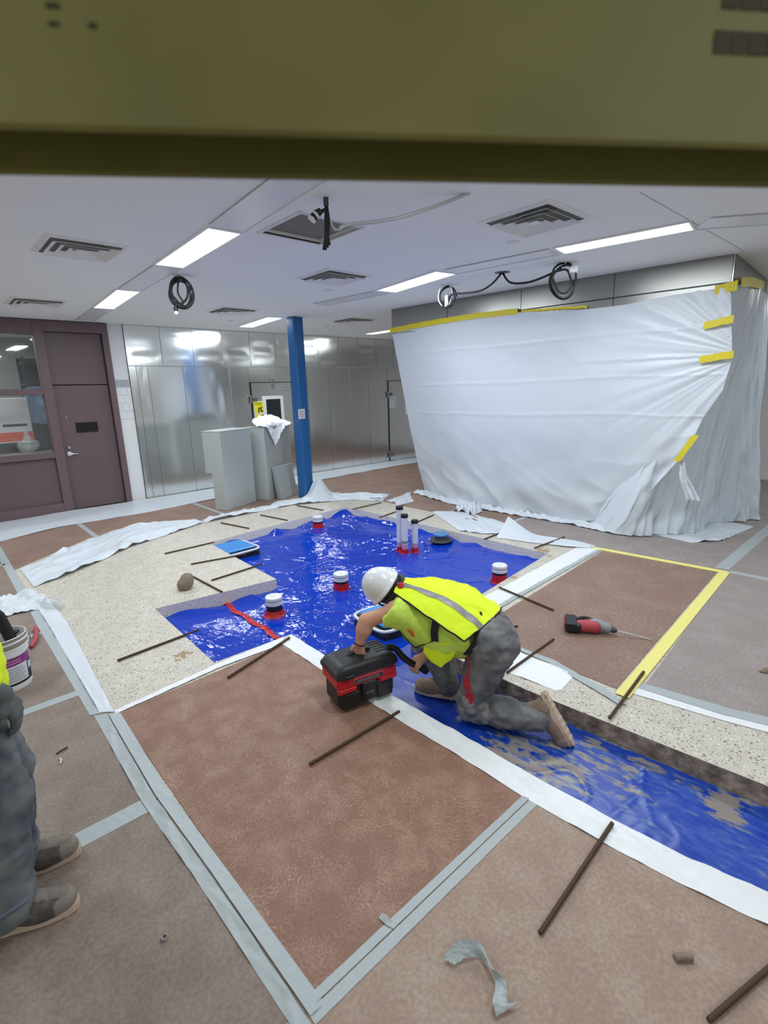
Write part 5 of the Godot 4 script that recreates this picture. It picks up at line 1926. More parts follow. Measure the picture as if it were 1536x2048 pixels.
func coons(top, bot, lef, rig, nu, nv, disp):
	var rows = []
	var c00 = top[0]
	var c10 = top[-1]
	var c01 = bot[0]
	var c11 = bot[-1]
	for i in nv + 1:
		var v = float(i) / nv
		var l = along(lef, v)
		var r = along(rig, v)
		var row = []
		for j in nu + 1:
			var u = float(j) / nu
			var p = along(top, u).lerp(along(bot, u), v) + l.lerp(r, u) - c00.lerp(c10, u).lerp(c01.lerp(c11, u), v)
			row.append(p + disp.call(u, v, p))
		rows.append(row)
	return rows


func V3(list):
	var o = []
	for q in list:
		o.append(Vector3(q[0], q[1], q[2]))
	return o


func build_hood():
	var h = thing("exhaust_hood", "long stainless exhaust hood hung under the ceiling above white plastic", "hood", Vector3(6.3, 2.78, -4.0))
	var mb = MB.new()
	mb.xf.origin = -h.position
	mb.prism(flat([[5.995, -6.34], [6.545, -1.74], [8.6, -1.89], [8.1, -6.6]]), 2.78, CEIL)
	part("casing", mb, mats["stainless"], h)
	var cuts = [-6.34, -5.26, -4.09, -2.91, -1.745]
	for i in 4:
		var rows = []
		for a in 9:
			var row = []
			for b in 13:
				var z = lerpf(cuts[i] + 0.004, cuts[i + 1] - 0.004, b / 12.0)
				var y = lerpf(2.78, CEIL - 0.002, a / 8.0)
				row.append(Vector3(hood_x(z) - 0.006 - 0.002 * noise_a.get_noise_3d(z * 60, y * 70, i * 50.0), y, z))
			rows.append(row)
		mb = MB.new()
		mb.xf.origin = -h.position
		mb.grid(rows)
		part("face_panel", mb, mats["hood_steel"], h)
	mb = MB.new()
	mb.xf.origin = -h.position
	mb.quad(Vector3(6.545, 2.78, -1.735), Vector3(8.6, 2.78, -1.885), Vector3(8.6, CEIL, -1.885), Vector3(6.545, CEIL, -1.735))
	part("end_panel", mb, mats["hood_steel"], h)
	# slim ledge along the nearer half
	mb = MB.new()
	mb.xf.origin = -h.position
	mb.tube([Vector3(hood_x(-4.09) - 0.012, 2.885, -4.09), Vector3(hood_x(-1.75) - 0.012, 2.885, -1.75)], 0.007, 6)
	part("ledge_rail", mb, mats["steel_dark"], h)
	mb = MB.new()
	mb.xf.origin = -h.position
	mb.box(Vector3(hood_x(-4.09) - 0.014, 2.875, -4.1), Vector3(0.03, 0.04, 0.03), 0.005)
	part("rail_bracket", mb, mats["black_plastic"], h)

	# front sheet: hangs from the tape line, pulled in below, ends in a swag at the nearer corner
	var top = V3([[5.965, 2.84, -6.33], [6.065, 2.87, -5.48], [6.155, 2.88, -4.71], [6.225, 2.86, -4.10], [6.315, 2.79, -3.30], [6.385, 2.79, -2.77], [6.445, 2.83, -2.26], [6.505, 2.84, -1.74]])
	var bot = V3([[6.79, 0.02, -6.43], [6.6, 0.02, -5.8], [6.48, 0.02, -5.3], [6.50, 0.02, -4.08], [6.58, 0.02, -3.32], [6.52, 0.2, -2.67], [6.46, 0.58, -2.33], [6.44, 1.03, -2.02]])
	var lef = V3([[5.965, 2.84, -6.33], [6.15, 2.2, -6.36], [6.42, 1.2, -6.38], [6.79, 0.02, -6.43]])
	var rig = V3([[6.505, 2.84, -1.74], [6.49, 2.11, -1.64], [6.48, 1.79, -1.69], [6.47, 1.48, -1.85], [6.46, 1.30, -1.90], [6.44, 1.03, -2.02]])
	var disp = func(u, v, p):
		var d = 0.0
		for yc in [2.45, 1.95, 1.5]:
			d += 0.007 * exp(-pow((p.y + 0.03 * noise_c.get_noise_1d(p.z * 30.0) - yc) / 0.014, 2)) * smoothstep(0.02, 0.1, u)
		# gathers fanning from the tape ends, a belly lower down, crumples at the hem
		d += 0.03 * noise_a.get_noise_2d(u * 90 + v * 60, v * 40 - u * 20) * (0.1 + v)
		d += 0.012 * (0.5 - absf(noise_b.get_noise_2d(u * 200 - v * 150, v * 80 + u * 50)) * 3.0) * (exp(-v * 7.0) + 2.4 * pow(v, 4)) * smoothstep(0.0, 0.06, v)
		var fan = atan2(p.y - 2.15, p.z + 1.5)
		var far_ = Vector2(p.y - 2.15, p.z + 1.5).length()
		d += 0.016 * noise_c.get_noise_1d(fan * 260.0) * smoothstep(2.2, 0.3, far_) * smoothstep(0.0, 0.35, far_)
		d += 0.06 * sin(v * PI) * sin(u * PI)
		d += 0.08 * pow(v, 4) * noise_a.get_noise_2d(u * 330 + 60, v * 110)
		return Vector3(-d, 0, 0.1 * d)
	mb = MB.new()
	var rows = coons(top, bot, lef, rig, 150, 150, disp)
	mb.sheet(rows, 0.0015)
	var fs = single("plastic_curtain", mb, mats["white_poly"], "huge white plastic sheet hanging over the hood's long front", "plastic sheet", "plastic hung on the hood")
	# hem lying on the floor
	var A = V3([[6.79, 0.02, -6.43], [6.6, 0.02, -5.8], [6.48, 0.02, -5.3], [6.50, 0.02, -4.08], [6.58, 0.02, -3.32], [6.52, 0.02, -2.75]])
	var Bq = V3([[6.62, 0.01, -6.55], [6.44, 0.01, -5.9], [6.33, 0.01, -5.35], [6.37, 0.01, -4.1], [6.42, 0.01, -3.3], [6.34, 0.01, -2.65]])
	var hem = cloth(A, Bq, 120, 10, func(u, v, p): return Vector3(0, 0.10 * absf(noise_a.get_noise_2d(u * 700, v * 50)) * (1.0 - v * 0.6) + 0.02 * (1.0 - v), 0), 0.0015)
	for i in hem.v.size():
		hem.v[i] -= fs.position
	part("hem", hem, mats["white_poly"], fs)
	var tail = cloth(V3([[6.43, 1.04, -2.03], [6.42, 0.85, -2.0], [6.42, 0.56, -1.9]]), V3([[6.43, 1.03, -1.98], [6.42, 0.82, -1.9], [6.42, 0.57, -1.76]]), 20, 8, func(u, v, p): return Vector3(0.05 * noise_a.get_noise_2d(v * 200, u * 60), 0, 0), 0.0015)
	for i in tail.v.size():
		tail.v[i] -= fs.position
	part("loose_tail", tail, mats["white_poly"], fs)

	# clearer sheet over the hood's near end, wrapped round the corner and bunched on the floor
	top = V3([[6.48, 2.84, -2.1], [6.56, 2.86, -1.70], [7.0, 2.92, -1.72], [7.8, 2.97, -1.78], [8.7, 2.97, -1.86]])
	bot = V3([[6.62, 0.02, -3.3], [6.33, 0.02, -2.62], [6.9, 0.02, -2.0], [7.87, 0.02, -1.8], [8.5, 0.02, -1.6]])
	lef = [top[0], bot[0]]
	rig = [top[-1], bot[-1]]
	var d2 = func(u, v, p):
		var w = 0.09 * noise_a.get_noise_2d(u * 330 + 20, v * 34) * (0.25 + v) + 0.04 * (0.5 - absf(noise_b.get_noise_2d(u * 520, v * 60 + 30)) * 3.0) * (0.3 + v) + 0.06 * pow(v, 5) * noise_a.get_noise_2d(u * 600, v * 300)
		return Vector3(-0.45 * w, 0, w)
	mb = MB.new()
	mb.sheet(coons(top, bot, lef, rig, 120, 90, d2), 0.0012)
	single("plastic_curtain", mb, mats["clear_poly"], "milky bluish plastic sheet wrapping the hood's near end", "plastic sheet", "plastic hung on the hood")

	# yellow tape holding it up
	var strip = func(pts, w, label):
		var up = []
		var dn = []
		for p in pts:
			up.append(p + Vector3(-0.012, w / 2, 0))
			dn.append(p + Vector3(-0.012, -w / 2, 0))
		var q = cloth(dn, up, 40, 4, func(u, v, p): return Vector3(-0.006 * absf(noise_a.get_noise_2d(u * 400, v * 60)), 0.008 * noise_b.get_noise_1d(u * 500.0), 0), 0.0012)
		single("yellow_tape", q, mats["bright_yellow_tape"], label, "tape", "yellow tape on the hood plastic")
	var on = func(y, z): return Vector3(hood_x(z) - 0.014, y, z)
	strip.call([on.call(2.835, -6.36), on.call(2.875, -5.48), on.call(2.885, -4.71), on.call(2.875, -4.12)], 0.075, "long yellow tape holding the plastic along the hood's farther half")
	strip.call([on.call(2.868, -4.07), on.call(2.845, -3.6), on.call(2.82, -3.2)], 0.03, "thin yellow tape sliver beside the rail bracket on the hood")
	strip.call([on.call(2.82, -1.88), on.call(2.845, -1.68)], 0.1, "yellow tape piece at the hood's near upper corner")
	strip.call([Vector3(6.44, 2.47, -1.93), Vector3(6.455, 2.51, -1.66)], 0.075, "middle one of three short yellow tape pieces at the curtain corner")
	strip.call([Vector3(6.44, 2.12, -1.93), Vector3(6.45, 2.155, -1.62)], 0.075, "lowest of three short yellow tape pieces at the curtain corner")
	var z0 = Vector3(6.41, 1.305, -1.88)
	var z1 = Vector3(6.39, 1.0, -2.04)
	var q6 = cloth([z0 + Vector3(0, 0, -0.035), z1 + Vector3(0, 0, -0.035)], [z0 + Vector3(0, 0.0, 0.04), z1 + Vector3(0, 0, 0.04)], 14, 4, func(u, v, p): return Vector3(-0.006 * absf(noise_a.get_noise_2d(u * 200, v * 60)), 0, 0), 0.0012)
	single("yellow_tape", q6, mats["bright_yellow_tape"], "slanting yellow tape piece low on the curtain's loose edge", "tape", "yellow tape on the hood plastic")
	var endt = cloth(V3([[6.56, 2.83, -1.66], [7.0, 2.88, -1.68], [7.8, 2.94, -1.74]]), V3([[6.56, 2.92, -1.66], [7.0, 2.98, -1.68], [7.8, 3.03, -1.74]]), 30, 3, func(u, v, p): return Vector3(0, 0, 0.006 * noise_a.get_noise_2d(u * 400, v * 60)), 0.0012)
	single("yellow_tape", endt, mats["bright_yellow_tape"], "yellow tape along the top of the hood's near end", "tape", "yellow tape on the hood plastic")


# ---------------------------------------------------------------- ceiling fittings
func light_fixture(cx, cz, L, W, turn, label):
	var o = thing("ceiling_light", label, "ceiling light", Vector3(cx, CEIL, cz), turn, "long recessed ceiling lights")
	var mb = MB.new()
	for s in [-1, 1]:
		mb.span(Vector3(s * (W / 2 + 0.012) - 0.012, -0.014, -L / 2 - 0.02), Vector3(s * (W / 2 + 0.012) + 0.012, 0.002, L / 2 + 0.02), 0.003)
		mb.span(Vector3(-W / 2, -0.014, s * (L / 2 + 0.01) - 0.01), Vector3(W / 2, 0.002, s * (L / 2 + 0.01) + 0.01), 0.003)
	part("light_frame", mb, mats["ceiling_paint"], o)
	mb = MB.new()
	mb.span(Vector3(-W / 2, -0.009, -L / 2), Vector3(W / 2, 0.002, L / 2))
	part("light_lens", mb, mats["lamp_lens"], o)
	var a = AreaLight3D.new()
	a.name = "light_source"
	a.area_size = Vector2(W * 0.96, L * 0.98)
	a.light_energy = LAMP
	a.light_color = Color(0.945, 0.98, 1.0)
	a.area_range = 30.0
	a.shadow_enabled = true
	a.position = Vector3(0, -0.02, 0)
	a.rotation = Vector3(-PI / 2, 0, 0)
	o.add_child(a)


func cover_panel(x0, z0, x1, z1, W, label):
	var c = Vector3((x0 + x1) / 2, CEIL - 0.008, (z0 + z1) / 2)
	var L = Vector2(x1 - x0, z1 - z0).length()
	var mb = MB.new()
	mb.xf = Transform3D(Basis(Vector3.UP, atan2(x1 - x0, z1 - z0)), c)
	mb.span(Vector3(-W / 2, 0, -L / 2), Vector3(W / 2, 0.008, L / 2), 0.002)
	for s in [-1, 1]:
		mb.span(Vector3(s * W / 2 - 0.008, -0.006, -L / 2), Vector3(s * W / 2 + 0.008, 0.0, L / 2), 0.002)
	single("light_slot_cover", mb, mats["cover_white"], label, "cover panel", "blank covers between the ceiling lights")


func diffuser(x, z, turn, label, s = 0.6):
	var o = thing("air_diffuser", label, "air vent", Vector3(x, CEIL, z), turn, "square ceiling air diffusers")
	# galvanized neck of the duct above the ceiling
	var mb = MB.new()
	var w = 0.275
	for k in 4:
		mb.xf = Transform3D(Basis(Vector3.UP, k * PI / 2), Vector3.ZERO)
		mb.span(Vector3(-w, 0.0, w - 0.004), Vector3(w, 0.5, w))
	mb.xf = Transform3D()
	mb.span(Vector3(-w, 0.5, -w), Vector3(w, 0.505, w))
	part("duct_neck", mb, mats["galvanized"], o)
	var frame = func(h0, y0, h1, y1, t):
		var q = MB.new()
		for k in 4:
			q.xf = Transform3D(Basis(Vector3.UP, k * PI / 2), Vector3.ZERO)
			var a = Vector3(-h0, y0, h0)
			var b = Vector3(h0, y0, h0)
			var c = Vector3(h1, y1, h1)
			var d = Vector3(-h1, y1, h1)
			var up = Vector3(0, t, 0)
			q.quad(a, d, c, b)
			q.quad(a + up, b + up, c + up, d + up)
			q.quad(a, b, b + up, a + up)
			q.quad(d + up, c + up, c, d)
		return q
	part("flange", frame.call(s * 0.53, -0.004, s * 0.45, -0.012, 0.004), mats["vent_white"], o)
	for k in 3:
		var h = s * (0.425 - k * 0.122)
		part("louvre", frame.call(h, -0.036, h - s * 0.085, -0.008, 0.003), mats["vent_white"], o)
	mb = MB.new()
	mb.box(Vector3(0, -0.024, 0), Vector3(s * 0.14, 0.006, s * 0.14), 0.002)
	part("core", mb, mats["vent_white"], o)


func coil(c, r, turns, axis, wob, sd):
	var pts = []
	var n = turns * 44
	var u = axis.cross(Vector3.UP).normalized()
	for i in n + 1:
		var a = TAU * i / 44.0
		var k = float(i) / n
		var rr = r * (1.0 + wob * noise_a.get_noise_1d(i * 1.6 + sd * 77))
		pts.append(c + u * cos(a) * rr * 0.82 + Vector3.UP * sin(a) * rr + axis * (k - 0.5) * 0.05 + Vector3.UP * wob * 0.02 * sin(a * 0.37 + sd))
	return pts


func build_ceiling():
	light_fixture(2.08, -4.74, 1.36, 0.26, -0.045, "bright rectangular ceiling light before the coiled cable, left row")
	light_fixture(2.205, -7.65, 1.5, 0.25, -0.065, "bright rectangular ceiling light nearest the plum door")
	light_fixture(4.955, -2.23, 1.09, 0.27, 0.17, "bright long ceiling light nearest the stainless hood's near end")
	light_fixture(4.745, -4.62, 1.18, 0.29, -0.15, "bright long ceiling light between diffuser and hanging cable coil")
	light_fixture(4.9, -8.69, 1.4, 0.27, -0.12, "bright ceiling light just left of the blue column")
	# the rows go on outside the picture
	light_fixture(1.95, -1.2, 1.3, 0.26, 0.0, "ceiling light of the left row above the taped foreground")
	light_fixture(-0.9, -4.7, 1.3, 0.26, 0.0, "ceiling light above the standing worker's side")
	light_fixture(-0.9, -7.6, 1.3, 0.26, 0.0, "ceiling light in front of the plum framed window's far end")
	light_fixture(5.2, 0.8, 1.3, 0.26, 0.0, "ceiling light of the hood row nearest the viewer")
	light_fixture(8.0, -8.6, 1.3, 0.26, 0.0, "ceiling light behind the plastic covered hood")
	light_fixture(0.6, 2.4, 1.3, 0.26, 0.0, "ceiling light behind the viewer over the dusty boards")
	light_fixture(-2.6, 0.6, 1.3, 0.26, 0.0, "ceiling light behind the viewer near the far side wall")
	light_fixture(9.6, -0.4, 1.3, 0.26, 0.0, "ceiling light past the hood's near end")
	light_fixture(0.4, -11.6, 1.2, 0.26, PI / 2, "ceiling light in the store room behind the window")
	cover_panel(1.93, -2.4, 2.045, -4.0, 0.29, "blank ceiling cover beside the open hatch")
	cover_panel(2.115, -5.46, 2.165, -6.85, 0.26, "blank ceiling cover between the two left ceiling lights")
	cover_panel(2.26, -8.45, 2.33, -9.85, 0.26, "grey blank ceiling cover ending near the plum door")
	cover_panel(5.07, -1.62, 5.5, -1.1, 0.3, "blank ceiling cover at the picture's right edge")
	cover_panel(4.86, -2.83, 4.68, -3.98, 0.27, "wavy blank ceiling cover above the looped black cable")
	cover_panel(4.84, -5.3, 4.72, -6.55, 0.27, "blank ceiling cover between hood row light and far diffuser")
	diffuser(1.30, -5.27, 0.0, "large square ceiling diffuser above the door side, nearest left")
	diffuser(1.43, -8.37, 0.0, "square ceiling diffuser closest to the plum framed window")
	diffuser(3.85, -2.42, 0.0, "large square ceiling diffuser nearest the viewer over the pit")
	diffuser(3.78, -4.94, 0.0, "square ceiling diffuser in the middle of the ceiling")
	diffuser(3.9, -7.72, 0.0, "square ceiling diffuser before the blue column, left of it")
	diffuser(6.24, -7.64, 0.0, "square ceiling diffuser right of the blue column")
	var spr = [[4.25, -2.89, "flat round sprinkler cap below the nearest diffuser"], [4.18, -5.59, "flat round sprinkler cap behind the middle diffuser"], [4.36, -8.76, "flat round sprinkler cap left of the far ceiling light"], [6.31, -8.57, "flat round sprinkler cap near the right far diffuser"]]
	for s in spr:
		var mb = MB.new()
		mb.xf = Transform3D(Basis(Vector3.RIGHT, PI), Vector3(s[0], CEIL, s[1]))
		mb.lathe([Vector2(0.055, -0.001), Vector2(0.055, 0.006), Vector2(0.05, 0.01), Vector2(0.0, 0.01)], 24)
		single("sprinkler_cap", mb, mats["vent_white"], s[2], "sprinkler", "sprinkler caps in the ceiling")
	build_cables()


func build_cables():
	var view = Vector3(0.65, 0, -0.72)
	# coil with a plug on the left
	var c = thing("cable_coil", "coiled black cable with white plug hanging from the ceiling", "cable", Vector3(2.34, 2.76, -5.8))
	var mb = MB.new()
	mb.tube(spline([Vector3(-0.0, 0.4, 0), Vector3(0.005, 0.36, 0.0)], 2), 0.012, 8)
	part("ceiling_hook", mb, mats["galvanized"], c)
	mb = MB.new()
	mb.tube(coil(Vector3(0.0, 0.225, 0), 0.135, 4, view, 0.5, 1), 0.011, 8)
	part("cable_loops", mb, mats["black_rubber"], c)
	mb = MB.new()
	mb.tube(spline([Vector3(0, 0.36, 0), Vector3(-0.03, 0.22, 0.01), Vector3(0.02, 0.12, 0), Vector3(-0.055, 0.09, -0.02), Vector3(-0.06, 0.06, -0.02)], 6), 0.01, 8)
	part("cable_end", mb, mats["black_rubber"], c)
	mb = MB.new()
	mb.tube([Vector3(-0.06, 0.075, -0.02), Vector3(-0.062, 0.03, -0.02)], 0.024, 12)
	var pg = part("plug", mb, mats["black_plastic"], c)
	mb = MB.new()
	mb.tube([Vector3(-0.062, 0.03, -0.02), Vector3(-0.063, 0.0, -0.02)], [0.025, 0.02], 12)
	part("plug_face", mb, mats["white_plastic"], pg)
	# bundle at the hatch
	c = thing("cable_bundle", "bundle of black cable tails with strain relief beside the hatch", "cable", Vector3(2.28, 2.8, -3.03))
	mb = MB.new()
	mb.box(Vector3(0.0, 0.335, 0), Vector3(0.03, 0.06, 0.03), 0.006)
	part("ceiling_hook", mb, mats["steel_dark"], c)
	for k in 4:
		mb = MB.new()
		mb.tube(spline([Vector3(0.0, 0.34, 0), Vector3(-0.012 + k * 0.006, 0.22, 0.004 * k), Vector3(-0.02 + 0.008 * k, 0.12, 0), Vector3(-0.035 + k * 0.014, 0.03 + 0.016 * abs(k - 0.5), -0.01 + k * 0.006)], 6), 0.0085, 8)
		part("cable_tail", mb, mats["black_rubber"], c)
	mb = MB.new()
	mb.tube([Vector3(0.0, 0.29, 0), Vector3(-0.03, 0.275, -0.02)], 0.012, 8)
	mb.tube([Vector3(-0.03, 0.28, -0.02), Vector3(-0.055, 0.26, -0.04), Vector3(-0.075, 0.235, -0.055)], [0.02, 0.028, 0.028], 12)
	var cn = part("connector", mb, mats["black_plastic"], c)
	mb = MB.new()
	mb.tube([Vector3(-0.054, 0.262, -0.04), Vector3(-0.064, 0.25, -0.047)], 0.0295, 12)
	mb.tube([Vector3(-0.076, 0.236, -0.056), Vector3(-0.085, 0.222, -0.062)], 0.029, 12)
	part("connector_ring", mb, mats["white_plastic"], cn)
	mb = MB.new()
	mb.tube(spline([Vector3(0.01, 0.3, 0), Vector3(0.018, 0.22, 0.01), Vector3(0.04, 0.165, 0.035), Vector3(0.075, 0.175, 0.065)], 6), 0.009, 8)
	part("wire_grip", mb, mats["chrome"], c)
	# grey flexible conduit sweeping up to the right
	mb = MB.new()
	mb.tube(spline([Vector3(2.345, 2.975, -2.975), Vector3(2.40, 2.995, -2.93), Vector3(2.52, 3.005, -2.82), Vector3(2.66, 3.03, -2.69), Vector3(2.82, 3.085, -2.55), Vector3(2.97, 3.15, -2.42), Vector3(3.0, 3.165, -2.39)], 8), 0.0125, 10)
	single("flexible_conduit", mb, mats["galvanized"], "grey flexible conduit curving up from the cable bundle to the ceiling", "conduit")
	# looped pair of drops near the hood
	c = thing("looped_cable", "black cable looped from one ceiling plate to two coils near the hood", "cable", Vector3(5.22, 2.86, -3.68))
	mb = MB.new()
	mb.xf.origin = Vector3(0, 0.292, 0)
	mb.lathe([Vector2(0.0, 0.0), Vector2(0.05, 0.0), Vector2(0.09, 0.008), Vector2(0.0, 0.01)], 20)
	part("ceiling_plate", mb, mats["steel_dark"], c)
	mb = MB.new()
	mb.tube(spline([Vector3(-0.01, 0.295, 0), Vector3(-0.02, 0.2, -0.12), Vector3(-0.01, 0.15, -0.3), Vector3(0.0, 0.16, -0.55), Vector3(0.02, 0.18, -0.75), Vector3(0.02, 0.12, -0.83)], 8), 0.012, 8)
	part("cable_run", mb, mats["black_rubber"], c)
	mb = MB.new()
	mb.tube(spline([Vector3(0.01, 0.295, 0), Vector3(0.02, 0.18, 0.1), Vector3(0.07, 0.155, 0.3), Vector3(0.13, 0.2, 0.5), Vector3(0.165, 0.25, 0.64)], 8), 0.012, 8)
	part("cable_run", mb, mats["black_rubber"], c)
	mb = MB.new()
	mb.tube(coil(Vector3(0.02, 0.16, -0.83), 0.12, 2, view, 0.3, 5), 0.009, 8)
	part("cable_coil", mb, mats["black_rubber"], c)
	mb = MB.new()
	mb.tube(coil(Vector3(-0.005, 0.18, -0.84), 0.11, 1, view, 0.4, 8), 0.007, 8)
	part("pale_loop", mb, mats["white_plastic"], c)
	mb = MB.new()
	mb.box(Vector3(0.01, 0.12, -0.84), Vector3(0.035, 0.13, 0.05), 0.01)
	part("inline_socket", mb, mats["galvanized"], c)
	mb = MB.new()
	mb.tube(coil(Vector3(0.16, 0.13, 0.67), 0.135, 3, view, 0.6, 11), 0.0115, 8)
	part("cable_coil", mb, mats["black_rubber"], c)
	mb = MB.new()
	mb.tube([Vector3(0.165, 0.3, 0.68), Vector3(0.167, 0.24, 0.68)], 0.014, 8)
	part("ceiling_hook", mb, mats["galvanized"], c)
	mb = MB.new()
	mb.box(Vector3(0.24, 0.225, 0.74), Vector3(0.1, 0.085, 0.09), 0.01, Basis(Vector3.UP, 0.5) * Basis(Vector3.BACK, -0.3))
	part("outlet_box", mb, mats["wall_paint"], c)


# ---------------------------------------------------------------- the painted beam close overhead
func build_beam():
	var dir = Vector3(0.817, 0, 0.578)
	var o = thing("gantry", "yellow painted steel gantry beam close overhead with dark stencil marks", "gantry", Vector3(0.288, 0.0, -0.255), -atan2(dir.z, dir.x))
	# local +x along the beam, -z away from the viewer
	var mb = MB.new()
	# an inverted U of folded plate, open below
	mb.span(Vector3(-1.6, 2.068, -0.024), Vector3(1.6, 2.373, -0.018), 0.0025)
	mb.span(Vector3(-1.6, 2.068, -0.096), Vector3(1.6, 2.373, -0.09), 0.0025)
	mb.span(Vector3(-1.6, 2.367, -0.09), Vector3(1.6, 2.373, -0.024))
	mb.span(Vector3(-1.6, 2.098, -0.09), Vector3(1.6, 2.104, -0.024))
	part("beam", mb, mats["beam_paint"], o)
	for s in [-1, 1]:
		mb = MB.new()
		mb.span(Vector3(s * 1.6 - 0.04, 0.012, -0.1), Vector3(s * 1.6 + 0.04, 2.36, -0.014), 0.006)
		var p = part("post", mb, mats["beam_paint"], o)
		mb = MB.new()
		mb.span(Vector3(s * 1.6 - 0.12, 0.006, -0.3), Vector3(s * 1.6 + 0.12, 0.02, 0.19), 0.003)
		part("foot_plate", mb, mats["beam_paint"], p)
	mb = MB.new()
	for q in [[0.202, 2.125, 0.213, 2.139], [0.2145, 2.125, 0.227, 2.139], [0.2285, 2.125, 0.241, 2.139], [0.2425, 2.125, 0.256, 2.139], [0.205, 2.1515, 0.218, 2.166], [0.2195, 2.1515, 0.232, 2.166], [0.2335, 2.1515, 0.247, 2.166]]:
		mb.span(Vector3(q[0], q[1], -0.019), Vector3(q[2], q[3], -0.0172))
	part("stencil_mark", mb, mats["stencil"], o)
	mb = MB.new()
	for q in [[-0.240, 2.1315, -0.232, 2.1345], [-0.240, 2.1225, -0.234, 2.125], [-0.217, 2.1222, -0.212, 2.1252]]:
		mb.span(Vector3(q[0], q[1], -0.019), Vector3(q[2], q[3], -0.0174))
	part("scuff", mb, mats["stencil"], o)


# ---------------------------------------------------------------- people
# bones of a hand: wrist at the origin of xf, +x along the fingers, +y the back of the hand, +z the thumb's side
func hand_bones(xf, curl, grow := 1.0, fat := 0.0):
	var out = []
	var zs = [-0.031, -0.011, 0.010, 0.030]
	var ln = [0.066, 0.08, 0.085, 0.075]
	var add = func(a, b, ra, rb): out.append([xf * (a * grow), xf * (b * grow), ra * grow + fat, rb * grow + fat])
	for i in 4:
		var z = zs[i]
		add.call(Vector3(0.0, 0, z * 0.55), Vector3(0.088 - absf(i - 2.0) * 0.004, 0.002, z), 0.0155, 0.0115)
		var p = Vector3(0.088 - absf(i - 2.0) * 0.004, 0.0, z)
		var a = curl * (0.75 + 0.1 * i)
		var seg = [0.45, 0.3, 0.25]
		var r = 0.0098
		for k in 3:
			var q = p + Vector3(cos(a), -sin(a), 0) * ln[i] * seg[k]
			add.call(p, q, r, r - 0.0009)
			r -= 0.0009
			p = q
			a += curl * [0.95, 0.7, 0][k]
	add.call(Vector3(0.01, -0.004, 0.018), Vector3(0.042, -0.012, 0.044), 0.0165, 0.0135)
	add.call(Vector3(0.042, -0.012, 0.044), Vector3(0.07, -0.022 - 0.01 * curl, 0.052), 0.0118, 0.0105)
	add.call(Vector3(0.07, -0.022 - 0.01 * curl, 0.052), Vector3(0.092, -0.03 - 0.016 * curl, 0.048), 0.0103, 0.0085)
	return out


# bones of a head: xf origin at the skull's centre, +y crown, +z face
func head_bones(xf):
	var out = []
	var add = func(a, b, ra, rb): out.append([xf * a, xf * b, ra, rb])
	add.call(Vector3(0, 0.035, -0.022), Vector3(0, 0.03, 0.018), 0.083, 0.078)
	add.call(Vector3(0, -0.02, 0.03), Vector3(0, -0.075, 0.05), 0.062, 0.036)
	add.call(Vector3(-0.03, -0.045, 0.02), Vector3(0.03, -0.045, 0.02), 0.042, 0.042)
	add.call(Vector3(0, 0.012, 0.092), Vector3(0, -0.025, 0.107), 0.009, 0.014)
	add.call(Vector3(-0.02, -0.056, 0.082), Vector3(0.02, -0.056, 0.082), 0.0085, 0.0085)
	add.call(Vector3(-0.036, 0.026, 0.083), Vector3(0.036, 0.026, 0.083), 0.0095, 0.0095)
	for s in [-1, 1]:
		add.call(Vector3(s * 0.08, 0.018, -0.004), Vector3(s * 0.085, -0.022, 0.0), 0.013, 0.009)
		add.call(Vector3(s * 0.045, -0.018, 0.07), Vector3(s * 0.04, -0.03, 0.07), 0.02, 0.016)
	add.call(Vector3(0, -0.05, -0.02), Vector3(0, -0.15, -0.035), 0.058, 0.06)
	return out


func face_parts(xf, parent):
	for s in [-1, 1]:
		var e = MB.new()
		e.xf = xf * Transform3D(Basis(), Vector3(s * 0.032, 0.006, 0.078))
		e.lathe([Vector2(0.0, -0.009), Vector2(0.007, -0.006), Vector2(0.0095, 0.0), Vector2(0.007, 0.006), Vector2(0.0, 0.009)], 12, false)
		part("eye", e, mats["white_plastic"], parent)
	var m = MB.new()
	m.xf = xf
	m.tube(spline([Vector3(-0.024, -0.057, 0.086), Vector3(0, -0.056, 0.0925), Vector3(0.024, -0.057, 0.086)], 4), 0.0025, 6)
	part("mouth", m, mats["dull_red"], parent)


